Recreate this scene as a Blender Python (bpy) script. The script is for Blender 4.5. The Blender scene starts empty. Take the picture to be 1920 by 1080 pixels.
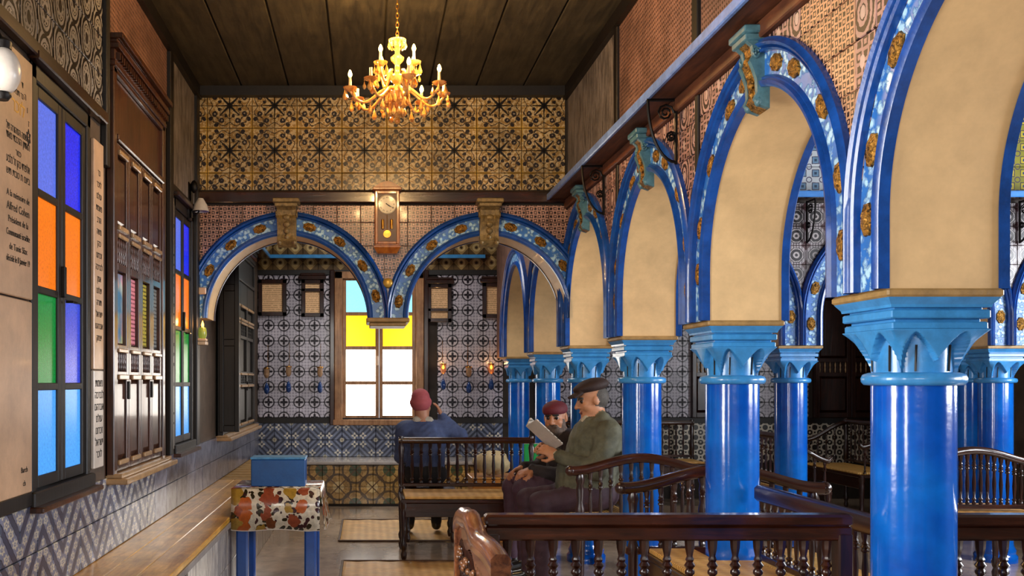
import bpy, bmesh, math, random
import numpy as np
from mathutils import Vector, Matrix
R = random.Random(7)
PI = math.pi
SC = bpy.context.scene
COL = SC.collection

# ---------------------------------------------------------------- camera
EYE = 1.48
cam_d = bpy.data.cameras.new('camera')
cam_d.sensor_width = 36.0
cam_d.lens = 1800.0 / 1920.0 * 36.0
cam_d.shift_x = (960 - 690) / 1920.0
cam_d.shift_y = (715 - 540) / 1920.0
cam_d.clip_start = 0.05
cam = bpy.data.objects.new('camera', cam_d)
COL.objects.link(cam)
cam.location = (0, 0, EYE)
cam.rotation_euler = (PI / 2, 0, 0)
SC.camera = cam

# ---------------------------------------------------------------- world + added fill lights
world = bpy.data.worlds.new('world')
SC.world = world
world.use_nodes = True
world.node_tree.nodes['Background'].inputs[0].default_value = (0.80, 0.90, 1.0, 1)
world.node_tree.nodes['Background'].inputs[1].default_value = 1.2

def area(name, loc, rot, sx, sy, power, color):
    l = bpy.data.lights.new(name, 'AREA')
    l.shape = 'RECTANGLE'; l.size = sx; l.size_y = sy
    l.energy = power; l.color = color
    o = bpy.data.objects.new(name, l); COL.objects.link(o)
    o.location = loc; o.rotation_euler = rot
    return o
# added fill lights, set in unseen openings at rear, aisle, roof and left
area('added_fill_rear', (0.15, -3.16, 2.5), (PI / 2, 0, 0), 2.7, 1.45, 95, (1.0, 0.93, 0.84))  # unseen rear fill, added to light the faces turned to the camera
area('added_fill_aisle_near', (7.06, 2.0, 2.15), (0, PI / 2, 0), 1.65, 2.1, 270, (0.92, 0.95, 1.0))  # near and far aisle fills, added out of view on the right
area('added_fill_aisle_far', (7.06, 5.6, 2.15), (0, PI / 2, 0), 1.65, 2.1, 220, (0.92, 0.95, 1.0))
area('added_fill_end_bay', (0.1, 10.2, 3.80), (0, 0, 0), 1.6, 1.2, 42, (1.0, 0.93, 0.85))  # added to brighten the end bay, no roof light known there
area('added_fill_aisle_end', (4.4, 10.2, 3.80), (0, 0, 0), 1.6, 1.2, 12, (1.0, 0.93, 0.85))  # added in the same way over the far aisle
area('added_fill_left', (-1.55, 2.65, 1.9), (0, -PI / 2, 0), 1.75, 0.78, 100, (1.0, 0.96, 0.90))  # unseen left fill, added for the streak on the columns
area('added_fill_left_rear', (-1.55, 0.2, 1.9), (0, -PI / 2, 0), 1.75, 0.78, 70, (1.0, 0.96, 0.90))  # second added left fill, also out of view

SC.view_settings.view_transform = 'Standard'
SC.view_settings.look = 'None'
SC.view_settings.exposure = 0.36
SC.view_settings.gamma = 1.0
SC.view_settings.use_curve_mapping = False
try:
    SC.cycles.use_denoising = True
    SC.cycles.max_bounces = 8
    SC.cycles.sample_clamp_indirect = 6.0
except Exception:
    pass

# ---------------------------------------------------------------- mesh helpers
class MB:
    """collects geometry, then links it as one mesh object"""
    def __init__(s):
        s.v = []; s.f = []; s.m = []
    def quad(s, pts, mi=0):
        b = len(s.v); s.v += [tuple(p) for p in pts]; s.f.append(tuple(range(b, b + len(pts)))); s.m.append(mi)
        return s
    def box(s, x0, x1, y0, y1, z0, z1, mi=0, M=None):
        p = [(x0, y0, z0), (x1, y0, z0), (x1, y1, z0), (x0, y1, z0), (x0, y0, z1), (x1, y0, z1), (x1, y1, z1), (x0, y1, z1)]
        if M is not None: p = [tuple(M @ Vector(q)) for q in p]
        b = len(s.v); s.v += p
        for f in ((0, 3, 2, 1), (4, 5, 6, 7), (0, 1, 5, 4), (1, 2, 6, 5), (2, 3, 7, 6), (3, 0, 4, 7)):
            s.f.append(tuple(b + i for i in f)); s.m.append(mi)
        return s
    def bbox(s, x0, x1, y0, y1, z0, z1, c=0.004, mi=0, M=None):
        """box with chamfered edges (octagonal rings)"""
        def ring(z, i):
            return [(x0 + i + c, y0 + i, z), (x1 - i - c, y0 + i, z), (x1 - i, y0 + i + c, z), (x1 - i, y1 - i - c, z),
                    (x1 - i - c, y1 - i, z), (x0 + i + c, y1 - i, z), (x0 + i, y1 - i - c, z), (x0 + i, y0 + i + c, z)]
        return s.loft([ring(z0, c), ring(z0 + c, 0), ring(z1 - c, 0), ring(z1, c)], True, True, mi, M)
    def loft(s, rings, closed=True, caps=True, mi=0, M=None):
        b = len(s.v); n = len(rings[0])
        for r in rings:
            for p in r: s.v.append(tuple(M @ Vector(p)) if M is not None else tuple(p))
        for i in range(len(rings) - 1):
            for j in range(n if closed else n - 1):
                k = (j + 1) % n
                s.f.append((b + i * n + j, b + i * n + k, b + (i + 1) * n + k, b + (i + 1) * n + j)); s.m.append(mi)
        if caps:
            s.f.append(tuple(b + j for j in reversed(range(n)))); s.m.append(mi)
            q = b + (len(rings) - 1) * n
            s.f.append(tuple(q + j for j in range(n))); s.m.append(mi)
        return s
    def lathe(s, prof, n=12, mi=0, M=None, ox=0, oy=0, caps=True):
        rings = [[(ox + r * math.cos(2 * PI * k / n), oy + r * math.sin(2 * PI * k / n), z) for k in range(n)] for r, z in prof]
        return s.loft(rings, True, caps, mi, M)
    def tube(s, pts, r, n=6, mi=0, caps=True, M=None):
        pts = [Vector(p) for p in pts]
        rings = []; up = Vector((0.013, 0.02, 1)).normalized()
        for i, p in enumerate(pts):
            t = (pts[min(i + 1, len(pts) - 1)] - pts[max(i - 1, 0)])
            if t.length < 1e-9: t = Vector((0, 0, 1))
            t.normalize()
            a = t.cross(up)
            if a.length < 0.05: a = t.cross(Vector((1, 0, 0)))
            a.normalize(); c = a.cross(t)
            rr = r[i] if isinstance(r, (list, tuple)) else r
            rings.append([tuple(p + a * rr * math.cos(2 * PI * k / n) + c * rr * math.sin(2 * PI * k / n)) for k in range(n)])
        return s.loft(rings, True, caps, mi, M)
    def prism(s, poly, f0, f1, axis='y', mi=0, M=None):
        """polygon (a,b) extruded from f0 to f1 along an axis. y: (a,f,b)  x: (f,a,b)  z: (a,b,f)"""
        mp = {'y': lambda a, b, f: (a, f, b), 'x': lambda a, b, f: (f, a, b), 'z': lambda a, b, f: (a, b, f)}[axis]
        return s.loft([[mp(a, b, f0) for a, b in poly], [mp(a, b, f1) for a, b in poly]], True, True, mi, M)
    def ell(s, c, r, n=10, m=7, mi=0, M=None):
        rings = []
        for i in range(m + 1):
            a = -PI / 2 + PI * (0.04 + 0.92 * i / m)
            rings.append([(c[0] + r[0] * math.cos(a) * math.cos(2 * PI * k / n), c[1] + r[1] * math.cos(a) * math.sin(2 * PI * k / n), c[2] + r[2] * math.sin(a)) for k in range(n)])
        return s.loft(rings, True, True, mi, M)
    def mesh(s, name, mats, smooth=None):
        me = bpy.data.meshes.new(name)
        me.from_pydata(s.v, [], s.f)
        for m in (mats if isinstance(mats, (list, tuple)) else [mats]): me.materials.append(m)
        if any(s.m): me.polygons.foreach_set('material_index', s.m)
        me.update()
        if smooth is not None:
            me.polygons.foreach_set('use_smooth', [True] * len(me.polygons))
            if smooth < 180:
                try: me.set_sharp_from_angle(angle=math.radians(smooth))
                except Exception: pass
        return me
    def build(s, name, mats, parent=None, smooth=None, loc=None, rz=0):
        return link(name, s.mesh(name, mats, smooth), parent, loc, rz)

def link(name, data, parent=None, loc=None, rz=0):
    o = bpy.data.objects.new(name, data); COL.objects.link(o)
    if parent is not None: o.parent = parent
    if loc is not None: o.location = loc
    if rz: o.rotation_euler = (0, 0, rz)
    return o
def tag(o, label=None, cat=None, group=None, kind=None):
    if label: o['label'] = label
    if cat: o['category'] = cat
    if group: o['group'] = group
    if kind: o['kind'] = kind
    return o
def thing(name, label, cat, loc=(0, 0, 0), rz=0, group=None):
    o = link(name, None, None, loc, rz)
    o.empty_display_size = 0.1
    return tag(o, label, cat, group)
def struct(o): o['kind'] = 'structure'; return o
def copy_tree(o, parent=None):
    c = o.copy(); COL.objects.link(c); c.parent = parent
    for ch in o.children: copy_tree(ch, c)
    return c
def px(u, v, y):
    """photo pixel -> world point on the plane at depth y"""
    return Vector(((u - 690) * y / 1800.0, y, EYE - (v - 715) * y / 1800.0))

# ---------------------------------------------------------------- shader helpers
def lin(c):
    if isinstance(c, str):
        c = c.lstrip('#'); c = [int(c[i:i + 2], 16) / 255 for i in (0, 2, 4)]
    return tuple(x / 12.92 if x <= 0.04045 else ((x + 0.055) / 1.055) ** 2.4 for x in c)
class E:
    """a scalar socket with arithmetic"""
    def __init__(s, c, k): s.c = c; s.k = k
    def _b(s, op, o, r=False):
        a, b = (o, s) if r else (s, o)
        return s.c.math(op, a, b)
    def __add__(s, o): return s._b('ADD', o)
    __radd__ = __add__
    def __mul__(s, o): return s._b('MULTIPLY', o)
    __rmul__ = __mul__
    def __sub__(s, o): return s._b('SUBTRACT', o)
    def __rsub__(s, o): return s._b('SUBTRACT', o, True)
    def __truediv__(s, o): return s._b('DIVIDE', o)
    def __lt__(s, o): return s._b('LESS_THAN', o)
    def __gt__(s, o): return s._b('GREATER_THAN', o)
    def __and__(s, o): return s._b('MINIMUM', o)
    def __or__(s, o): return s._b('MAXIMUM', o)
    def abs(s): return s.c.math('ABSOLUTE', s)
    def frac(s): return s.c.math('FRACT', s)
    def floor(s): return s.c.math('FLOOR', s)
    def pp(s, k=1.0): return s.c.math('PINGPONG', s, k)
    def cos(s): return s.c.math('COSINE', s)
    def sin(s): return s.c.math('SINE', s)
    def sqrt(s): return s.c.math('SQRT', s)
class Mat:
    def __init__(s, name, color='#808080', rough=0.5, metal=0.0, spec=0.5, coat=0.0):
        s.m = bpy.data.materials.new(name); s.m.use_nodes = True
        s.t = s.m.node_tree; s.n = s.t.nodes
        s.b = s.n['Principled BSDF']
        s.b.inputs['Base Color'].default_value = (*lin(color), 1)
        s.b.inputs['Roughness'].default_value = rough
        s.b.inputs['Metallic'].default_value = metal
        s.b.inputs['Specular IOR Level'].default_value = spec
        s.b.inputs['Coat Weight'].default_value = coat
        s.b.inputs['Coat Roughness'].default_value = 0.08
    def put(s, sock, val):
        if isinstance(val, E): s.t.links.new(val.k, sock)
        elif isinstance(val, bpy.types.NodeSocket): s.t.links.new(val, sock)
        elif isinstance(val, str): sock.default_value = (*lin(val), 1)
        else: sock.default_value = val
    def math(s, op, a, b=None):
        n = s.n.new('ShaderNodeMath'); n.operation = op
        s.put(n.inputs[0], a)
        if b is not None: s.put(n.inputs[1], b)
        return E(s, n.outputs[0])
    def atan2(s, a, b): return s.math('ARCTAN2', a, b)
    def xyz(s, kind='world'):
        if kind == 'world':
            n = s.n.new('ShaderNodeNewGeometry'); o = n.outputs['Position']
        else:
            n = s.n.new('ShaderNodeTexCoord'); o = n.outputs['Object']
        q = s.n.new('ShaderNodeSeparateXYZ'); s.t.links.new(o, q.inputs[0])
        return [E(s, q.outputs[i]) for i in range(3)]
    def vec(s, kind='Object', scale=(1, 1, 1)):
        if kind == 'world': o = s.n.new('ShaderNodeNewGeometry').outputs['Position']
        else: o = s.n.new('ShaderNodeTexCoord').outputs[kind]
        mp = s.n.new('ShaderNodeMapping'); s.t.links.new(o, mp.inputs[0]); mp.inputs['Scale'].default_value = scale
        return mp.outputs[0]
    def noise(s, scale, detail=4, rough=0.6, v=None, dist=0.0):
        n = s.n.new('ShaderNodeTexNoise'); n.inputs['Scale'].default_value = scale
        n.inputs['Detail'].default_value = detail; n.inputs['Roughness'].default_value = rough
        n.inputs['Distortion'].default_value = dist
        s.t.links.new(v if v is not None else s.vec('world'), n.inputs['Vector'])
        return E(s, n.outputs[0])
    def voro(s, scale, v=None, feat='F1'):
        n = s.n.new('ShaderNodeTexVoronoi'); n.feature = feat; n.inputs['Scale'].default_value = scale
        s.t.links.new(v if v is not None else s.vec('world'), n.inputs['Vector'])
        return E(s, n.outputs['Distance']), n.outputs.get('Color')
    def rand(s): return E(s, s.n.new('ShaderNodeObjectInfo').outputs['Random'])
    def smooth(s, x, a, b, lo=0.0, hi=1.0):
        n = s.n.new('ShaderNodeMapRange'); n.inputs[1].default_value = a; n.inputs[2].default_value = b
        n.inputs[3].default_value = lo; n.inputs[4].default_value = hi
        s.put(n.inputs[0], x); return E(s, n.outputs[0])
    def mix(s, f, a, b, mode='MIX'):
        n = s.n.new('ShaderNodeMix'); n.data_type = 'RGBA'; n.blend_type = mode
        s.put(n.inputs[0], f); s.put(n.inputs[6], a); s.put(n.inputs[7], b)
        return n.outputs[2]
    def grey(s, e):
        n = s.n.new('ShaderNodeCombineColor')
        for i in range(3): s.put(n.inputs[i], e)
        return n.outputs[0]
    def wear(s, col, lo=0.45, hi=1.15, scale=5.0, v=None):
        """old surface: colour varied by blotches and fine grain"""
        a = s.smooth(s.noise(scale, 6, 0.7, v), 0.32, 0.68, lo, hi)
        return s.mix(1.0, col, s.grey(a), 'MULTIPLY')
    def color(s, c): s.put(s.b.inputs['Base Color'], c); return s
    def bump(s, e, strength=0.3, dist=0.01):
        n = s.n.new('ShaderNodeBump'); n.inputs['Strength'].default_value = strength; n.inputs['Distance'].default_value = dist
        s.put(n.inputs['Height'], e); s.t.links.new(n.outputs[0], s.b.inputs['Normal']); return s
    def emit(s, c, k):
        s.put(s.b.inputs['Emission Color'], c); s.put(s.b.inputs['Emission Strength'], k); return s

def simple(name, color, rough=0.5, metal=0, coat=0, lo=0.7, hi=1.12, scale=6, bump=0.15, bscale=60, spec=0.5):
    m = Mat(name, color, rough, metal, spec, coat)
    m.color(m.wear(color, lo, hi, scale))
    if bump: m.bump(m.noise(bscale, 3), bump, 0.004)
    return m.m
def wood(name, dark, light, rough=0.35, coat=0.3, axis='x', sc=1.0):
    m = Mat(name, dark, rough, 0, 0.5, coat)
    s = {'x': (1.5, 14, 14), 'y': (14, 1.5, 14), 'z': (14, 14, 1.5)}[axis]
    g = m.noise(2.2 * sc, 6, 0.65, m.vec('world', s), 0.6)
    c = m.mix(m.smooth(g, 0.35, 0.7), dark, light)
    m.color(m.wear(c, 0.6, 1.15, 4))
    m.bump(g, 0.25, 0.004)
    return m.m

# ---------------------------------------------------------------- tile patterns (pieces are geometry, the glaze drawing is the material)
def tile_mat(name, fn, axis, u0, v0, w, h, rough=0.28, lo=0.5, hi=1.15, coat=0.2, wscale=4.0):
    m = Mat(name, '#888888', rough, 0, 0.5, coat)
    x, y, z = m.xyz('world')
    u = x if axis == 'x' else y
    U = (u - u0) / w; V = (z - v0) / h
    # hand-painted wobble
    wob = (m.noise(60, 1) - 0.5) * 0.05
    c = fn(m, U + wob, V + wob)
    t = m.smooth(m.rand(), 0, 1, 0.82, 1.1)
    c = m.mix(1.0, c, m.grey(t), 'MULTIPLY')
    m.color(m.wear(c, lo, hi, wscale))
    m.bump(m.noise(25, 3), 0.12, 0.004)
    return m.m
def p_star(m, U, V):
    a = U.pp(1.0); b = V.pp(1.0)                      # mirrored quarters: four tiles make one star
    r = (a * a + b * b).sqrt(); th = m.atan2(b, a)
    a2 = 1 - a; b2 = 1 - b
    r2 = (a2 * a2 + b2 * b2).sqrt()
    n = m.noise(45, 3, 0.6)
    c = m.mix(n > 0.5, '#a8854a', '#d2bb8e')
    c8 = (th * 8).cos(); c4 = (th * 4).cos()
    wv = (n - 0.5) * 0.12
    def tear(x, y, s, q=9.0): return (((a - x) * (a - x) * q + (b - y) * (b - y) * q) < s + wv) | (((b - x) * (b - x) * q + (a - y) * (a - y) * q) < s + wv)
    leaf = tear(0.36, 0.66, 0.12) | tear(0.60, 0.86, 0.07) | tear(0.16, 0.46, 0.045)
    hole = tear(0.36, 0.66, 0.012)
    sp = ((a - b).abs() < 0.03 + 0.10 * (0.62 - r)) & (r < 0.62)
    sa = ((a & b) < 0.05 * (0.8 - r)) & (r < 0.62)
    vein = ((r - 0.50 - 0.09 * c8).abs() < 0.022) | (((r2 - 0.46) + 0.07 * (m.atan2(b2, a2) * 8).cos()).abs() < 0.028) | ((r - 0.86 + 0.10 * c8 + wv).abs() < 0.022)
    c = m.mix(vein, c, '#33261a')
    c = m.mix(leaf, c, '#241c1e')
    c = m.mix(hole, c, '#b0a08a')
    c = m.mix(sp | sa, c, '#1c140f')
    c = m.mix(((a2 < 0.05) | (b2 < 0.05)) & (r2 < 0.62), c, '#bd9540')
    c = m.mix(r2 < 0.10, c, '#cfa84e')
    c = m.mix(r < 0.105 + 0.03 * c8, c, '#0e0906')
    return c
def p_lattice(m, U, V, k=8, light='#c79a86', dark='#2a1512'):
    gx = ((U * k).frac() - 0.5).abs(); gy = ((V * k).frac() - 0.5).abs()
    mx = gx | gy
    par = ((U * k).floor() + (V * k).floor()).pp(1.0)
    ringq = (mx < 0.40) & (mx > 0.22)
    dot = mx < 0.30
    f = ringq * (1 - par) + dot * par
    return m.mix(f, light, dark)
def p_circle(m, U, V):
    a = (U.frac() - 0.5).abs(); b = (V.frac() - 0.5).abs()
    r = (a * a + b * b).sqrt()
    c = m.mix((((U * 5).frac() - 0.5).abs() + ((V * 5).frac() - 0.5).abs()) < 0.42, '#b9b4bf', '#8d8794')
    c = m.mix(r < 0.40, c, '#bdb7c0')
    ring = ((r - 0.35).abs() < 0.045)
    cross = (((a & b) < 0.075) & (r < 0.24)) | (r < 0.12)
    cross2 = ((a * b) < 0.006) & (r < 0.25)
    lines = ((a & b) < 0.02) & (r > 0.38)
    c = m.mix(lines, c, '#47434f')
    c = m.mix(ring | cross | cross2, c, '#251f2a')
    c = m.mix(r < 0.035, c, '#a9a4ad')
    return c
def p_diamond(m, U, V):
    a = (U * 0.5).pp(0.5) * 2; b = (V * 0.5).pp(0.5) * 2
    d = a + b
    c = m.mix((d * 3.0).frac() < 0.5, '#6f7890', '#343a4e')
    fx = (U * 2).frac() - 0.5; fy = (V * 2).frac() - 0.5
    r = (fx * fx + fy * fy).sqrt(); th = m.atan2(fy, fx)
    fl = r < 0.28 + 0.12 * (th * 4).cos()
    band = ((d - 1.0).abs() < 0.22)
    c = m.mix(fl & band, c, '#cfc8b8')
    c = m.mix((r < 0.13) & band, c, '#3c4152')
    c = m.mix((d < 0.16) | (d > 1.84), c, '#c8bfa8')
    return c
def p_zigzag(m, U, V):
    U = U * 1.5; V = V * 1.5
    a = (U * 0.5).pp(1.0)
    s = a * 2.0 + V
    band = (s * 1.0).frac()
    c = m.mix(band < 0.30, '#7d8298', '#434a62')
    along = ((V - a) * 2.0).frac() - 0.5
    acr = (band - 0.65) * 1.6
    r = (along * along + acr * acr).sqrt(); th = m.atan2(along, acr)
    fl = (r < 0.36 + 0.08 * (th * 6).cos()) & (r > 0.17)
    c = m.mix(fl, c, '#c9c2b0')
    c = m.mix((r < 0.07), c, '#d3ccb8')
    c = m.mix(((band - 0.31).abs() < 0.025) | ((band - 0.98).abs() < 0.02), c, '#22273a')
    return c
def p_ochre(m, U, V):
    a = (U * 0.5).pp(0.5) * 2; b = (V * 0.5).pp(0.5) * 2
    r = (a * a + b * b).sqrt(); a2 = 1 - a; b2 = 1 - b
    r2 = (a2 * a2 + b2 * b2).sqrt()
    c = m.mix(m.noise(25, 3) > 0.5, '#b08a4c', '#8f6c34')
    c = m.mix((r - 0.75).abs() < 0.06, c, '#4a3418')
    c = m.mix((r2 - 0.75).abs() < 0.06, c, '#4a3418')
    c = m.mix(r < 0.36, c, '#3f4a2c')
    c = m.mix(r2 < 0.33, c, '#c9ae78')
    c = m.mix((a - b).abs() < 0.05, c, '#5a3d1c')
    return c
def p_medallion(m, U, V, light='#aaa49e', dark='#221d1c'):
    par = U.floor().pp(1.0)
    a = U.frac() - 0.5; b = (V + par * 0.5).frac() - 0.5
    r = (a * a * 1.6 + b * b).sqrt(); th = m.atan2(b, a)
    n = m.noise(40, 3)
    rr = r + (n - 0.5) * 0.06
    w = ((rr * 34).cos() > 0.15)
    c = m.mix(w, dark, light)
    c = m.mix((r < 0.30) & (r > 0.25 + 0.03 * (th * 10).cos()), c, '#b3aca2')
    c = m.mix(r < 0.09, c, '#3b332e')
    return c
def p_octagon(m, U, V):
    a = (U.frac() - 0.5).abs(); b = (V.frac() - 0.5).abs()
    r = (a * a + b * b).sqrt()
    oct_ = (a | b) | ((a + b) * 0.72)
    c = m.mix(((U * 7).frac() - 0.5).abs() < 0.22, '#a49c9e', '#5c5258')
    c = m.mix((a + b) > 0.74, c, '#4a2f33')
    c = m.mix((oct_ < 0.37), c, '#aca4a4')
    c = m.mix((r - 0.24).abs() < 0.07, c, '#1d181c')
    c = m.mix(r < 0.08, c, '#1d181c')
    c = m.mix((oct_ - 0.37).abs() < 0.022, c, '#2c2529')
    return c
def p_bluegrid(m, U, V, tint='#6b8fae', base='#c3cad0', dot='#23405e'):
    a = (U.frac() - 0.5).abs(); b = (V.frac() - 0.5).abs()
    r = (a * a + b * b).sqrt(); k = a | b
    a2 = 0.5 - a; b2 = 0.5 - b
    r2 = (a2 * a2 + b2 * b2).sqrt()
    c = m.mix((k < 0.24), base, tint)
    c = m.mix((k - 0.26).abs() < 0.03, c, '#3a3550')
    c = m.mix((r2 - 0.2).abs() < 0.035, c, '#4e4560')
    c = m.mix(k < 0.10, c, dot)
    return c
def p_yellowgrid(m, U, V): return p_bluegrid(m, U, V, '#c4b23c', '#8f8a3a', '#33496a')
def p_rings(m, U, V):
    a = (U.frac() - 0.5).abs(); b = (V.frac() - 0.5).abs()
    r = (a * a + b * b).sqrt(); a2 = 0.5 - a; b2 = 0.5 - b
    r2 = (a2 * a2 + b2 * b2).sqrt()
    c = m.mix(((r - 0.34).abs() < 0.07) | ((r2 - 0.34).abs() < 0.07) | (r < 0.1), '#25211f', '#cfc6b4')
    return c
def p_lozenge(m, U, V):
    a = (U.frac() - 0.5).abs(); b = (V.frac() - 0.5).abs()
    r = (a * a + b * b).sqrt()
    c = m.mix((a + b) < 0.5, '#5c4526', '#a88a55')
    c = m.mix((r - 0.2).abs() < 0.06, c, '#d8bf86')
    c = m.mix(r < 0.09, c, '#3a2814')
    return c
def p_vase(m, U, V):
    """dark scrolling pink and black tiles of the arcade spandrels"""
    a = (U.frac() - 0.5).abs(); b = (V.frac() - 0.5).abs()
    par = (U.floor() + V.floor()).pp(1.0)
    r = (a * a + b * b * 0.5).sqrt()
    w = ((r * 38 + (m.noise(50, 2) - 0.5) * 3).cos() > 0.1)
    g = m.mix(w, '#2a1617', '#b98f84')
    g2 = p_lattice(m, U, V, 4, '#b08378', '#2a1517')
    c = m.mix(par, g, g2)
    return m.mix(r < 0.1, c, '#c9a89a')

# ---------------------------------------------------------------- tiling
_tiles = {}
def tile_wall(parent, axis, face, d, u0, u1, v0, v1, w, h, mat, low=None, skip=None, th=0.012, gap=0.0022, name='tile', g=None):
    """lay separate tiles on a wall. axis 'x': wall runs along x at y=face; 'y': runs along y at x=face; d: direction the tiles protrude"""
    gu, gv = g if g else (u0, v0)                     # grid origin; the field is cut to u0..u1, v0..v1
    nu = max(1, math.ceil((u1 - gu) / w - 0.02)); nv = max(1, math.ceil((v1 - gv) / h - 0.02))
    for i in range(nu):
        for j in range(nv):
            a0, a1 = max(u0, gu + i * w), min(gu + (i + 1) * w, u1)
            b0, b1 = max(v0, gv + j * h), min(gv + (j + 1) * h, v1)
            if a1 - a0 < 0.012 or b1 - b0 < 0.012: continue
            uc, vc = (a0 + a1) / 2, (b0 + b1) / 2
            if skip and skip(uc, vc, a0, a1, b0, b1): continue
            a0 += gap; a1 -= gap; b0 += gap; b1 -= gap
            poly = None
            if low is not None:
                us = [a0 + (a1 - a0) * k / 6 for k in range(7)]
                ls = [max(b0, low(u)) for u in us]
                if min(ls) >= b1 - 0.004: continue
                if max(ls) > b0 + 1e-6:
                    pts = [(u, l) for u, l in zip(us, ls) if l < b1 - 0.002]
                    if len(pts) < 2: continue
                    poly = pts + [(pts[-1][0], b1), (pts[0][0], b1)]
            loc = (uc, face, vc) if axis == 'x' else (face, uc, vc)
            if poly is None:
                key = (axis, d, round(a1 - a0, 4), round(b1 - b0, 4), mat.name, th)
                if key not in _tiles:
                    hw, hh = (a1 - a0) / 2, (b1 - b0) / 2; c = min(0.003, hw * 0.3)
                    back = [(-hw, -hh), (hw, -hh), (hw, hh), (-hw, hh)]
                    fr = [(-hw + c, -hh + c), (hw - c, -hh + c), (hw - c, hh - c), (-hw + c, hh - c)]
                    mp = (lambda p, f: (p[0], f, p[1])) if axis == 'x' else (lambda p, f: (f, p[0], p[1]))
                    mb = MB().loft([[mp(p, 0) for p in back], [mp(p, d * (th - c)) for p in back], [mp(p, d * th) for p in fr]])
                    _tiles[key] = mb.mesh(name, mat)
                me = _tiles[key]
            else:
                mb = MB().prism([(p[0] - uc, p[1] - vc) for p in poly], 0, d * th, 'y' if axis == 'x' else 'x')
                me = mb.mesh(name, mat)
            o = link(name, me, parent, loc)
            o.location = Vector(loc) + (Vector((0, d * R.uniform(0, 0.0015), 0)) if axis == 'x' else Vector((d * R.uniform(0, 0.0015), 0, 0)))

# ================================================================ MATERIALS
M = {}
M['blue'] = (lambda m: (m.color(m.wear(m.mix(m.smooth(m.noise(3.0, 3), 0.4, 0.7), '#0450b6', '#0a6ccc'), 0.8, 1.1, 9)), m.bump(m.noise(18, 3), 0.10, 0.01), m.m)[-1])(Mat('glossy_blue_paint', rough=0.16, coat=0.6))
M['sky'] = simple('light_blue_paint', '#3a8ccc', 0.3, 0, 0.3, 0.75, 1.15, 12, 0.2, 40)
M['deep'] = simple('deep_blue_paint', '#0f4796', 0.3, 0, 0.3, 0.55, 1.25, 10, 0.2, 50)
M['teal'] = simple('teal_paint', '#4d7680', 0.4, 0, 0.1, 0.6, 1.15, 25, 0.3, 80)
def _floral():
    m = Mat('blue_floral_relief', rough=0.4, coat=0.1)
    n = m.noise(26, 4, 0.7, None, 1.2); v, _ = m.voro(30)
    f = m.smooth(n * 0.7 + v * 0.5, 0.50, 0.64)
    m.color(m.wear(m.mix(f, '#b4def8', '#3274c4'), 0.7, 1.1, 7)); m.bump(1 - f, 0.6, 0.01)
    return m.m
M['floral'] = _floral()
def _gilt():
    m = Mat('old_gilding', rough=0.38, metal=0.6)
    n = m.noise(45, 4, 0.7, None, 1.5)
    m.color(m.mix(m.smooth(n, 0.38, 0.62), '#2a1808', '#c08a35')); m.bump(n, 0.8, 0.012)
    return m.m
M['gilt'] = _gilt()
M['cream'] = simple('cream_plaster', '#e2bd88', 0.55, 0, 0.05, 0.70, 1.06, 2.0, 0.18, 14)
M['stone'] = simple('brown_stone_slab', '#a5824c', 0.5, 0, 0, 0.6, 1.15, 14, 0.4, 50)
M['plaster'] = simple('dim_plaster', '#56473b', 0.8, 0, 0, 0.5, 1.1, 4, 0.3, 30)
M['darkw'] = wood('dark_brown_wood', '#1d0b06', '#3d1a0d', 0.28, 0.4, 'z')
M['darkwx'] = wood('dark_brown_rail_wood', '#200c06', '#47200f', 0.22, 0.5, 'x')
M['darkwy'] = wood('dark_brown_beam_wood', '#1c0b06', '#3e1b0e', 0.3, 0.3, 'y')
M['ledgew'] = wood('brown_ledge_wood', '#4a2412', '#7a4424', 0.6, 0.0, 'y')
M['black'] = wood('near_black_wood', '#070403', '#170c07', 0.5, 0.0, 'z')
M['cabw'] = wood('cabinet_wood', '#2c160c', '#5c3119', 0.33, 0.3, 'z')
M['honey'] = wood('honey_bench_wood', '#c08424', '#f4be56', 0.3, 0.3, 'y')
M['clockw'] = wood('orange_clock_wood', '#8c4312', '#c9762a', 0.3, 0.4, 'z')
M['ceil'] = wood('ceiling_board', '#2a241a', '#4d4432', 0.6, 0.0, 'y', 0.7)
M['iron'] = simple('black_iron', '#14100e', 0.45, 0.6, 0, 0.7, 1.2, 20, 0.2)
M['brass'] = simple('brass', '#c08a3c', 0.3, 0.9, 0, 0.7, 1.1, 20, 0.1)
M['marble'] = simple('pale_marble', '#cba98a', 0.35, 0, 0.2, 0.72, 1.08, 5, 0.05)
M['grout'] = simple('dark_grout', '#2e2620', 0.85, 0, 0, 0.6, 1.1, 8, 0.3)
M['mauve'] = simple('mauve_speckled_wall', '#7d5a4c', 0.7, 0, 0, 0.5, 1.2, 10, 0.3, 60)
M['ink'] = simple('black_ink', '#17110d', 0.6, 0, 0, 0.9, 1.05, 4, 0)
M['gold'] = simple('gold_letter', '#d9ae4c', 0.35, 0.4, 0, 0.9, 1.1, 8, 0)
def _speck():
    m = Mat('speckled_glazed_panel', rough=0.4, coat=0.1)
    x, y, z = m.xyz('world')
    gy = (y * 38).frac() - 0.5; gz = (z * 38).frac() - 0.5
    r = (gy * gy + gz * gz).sqrt() + (m.noise(70, 2) - 0.5) * 0.5
    c = m.mix(r < 0.26, '#8f6a5c', '#35201c')
    m.color(m.wear(c, 0.45, 1.2, 3.5)); m.bump(m.noise(30, 3), 0.2, 0.006)
    return m.m
M['speck'] = _speck()
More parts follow.
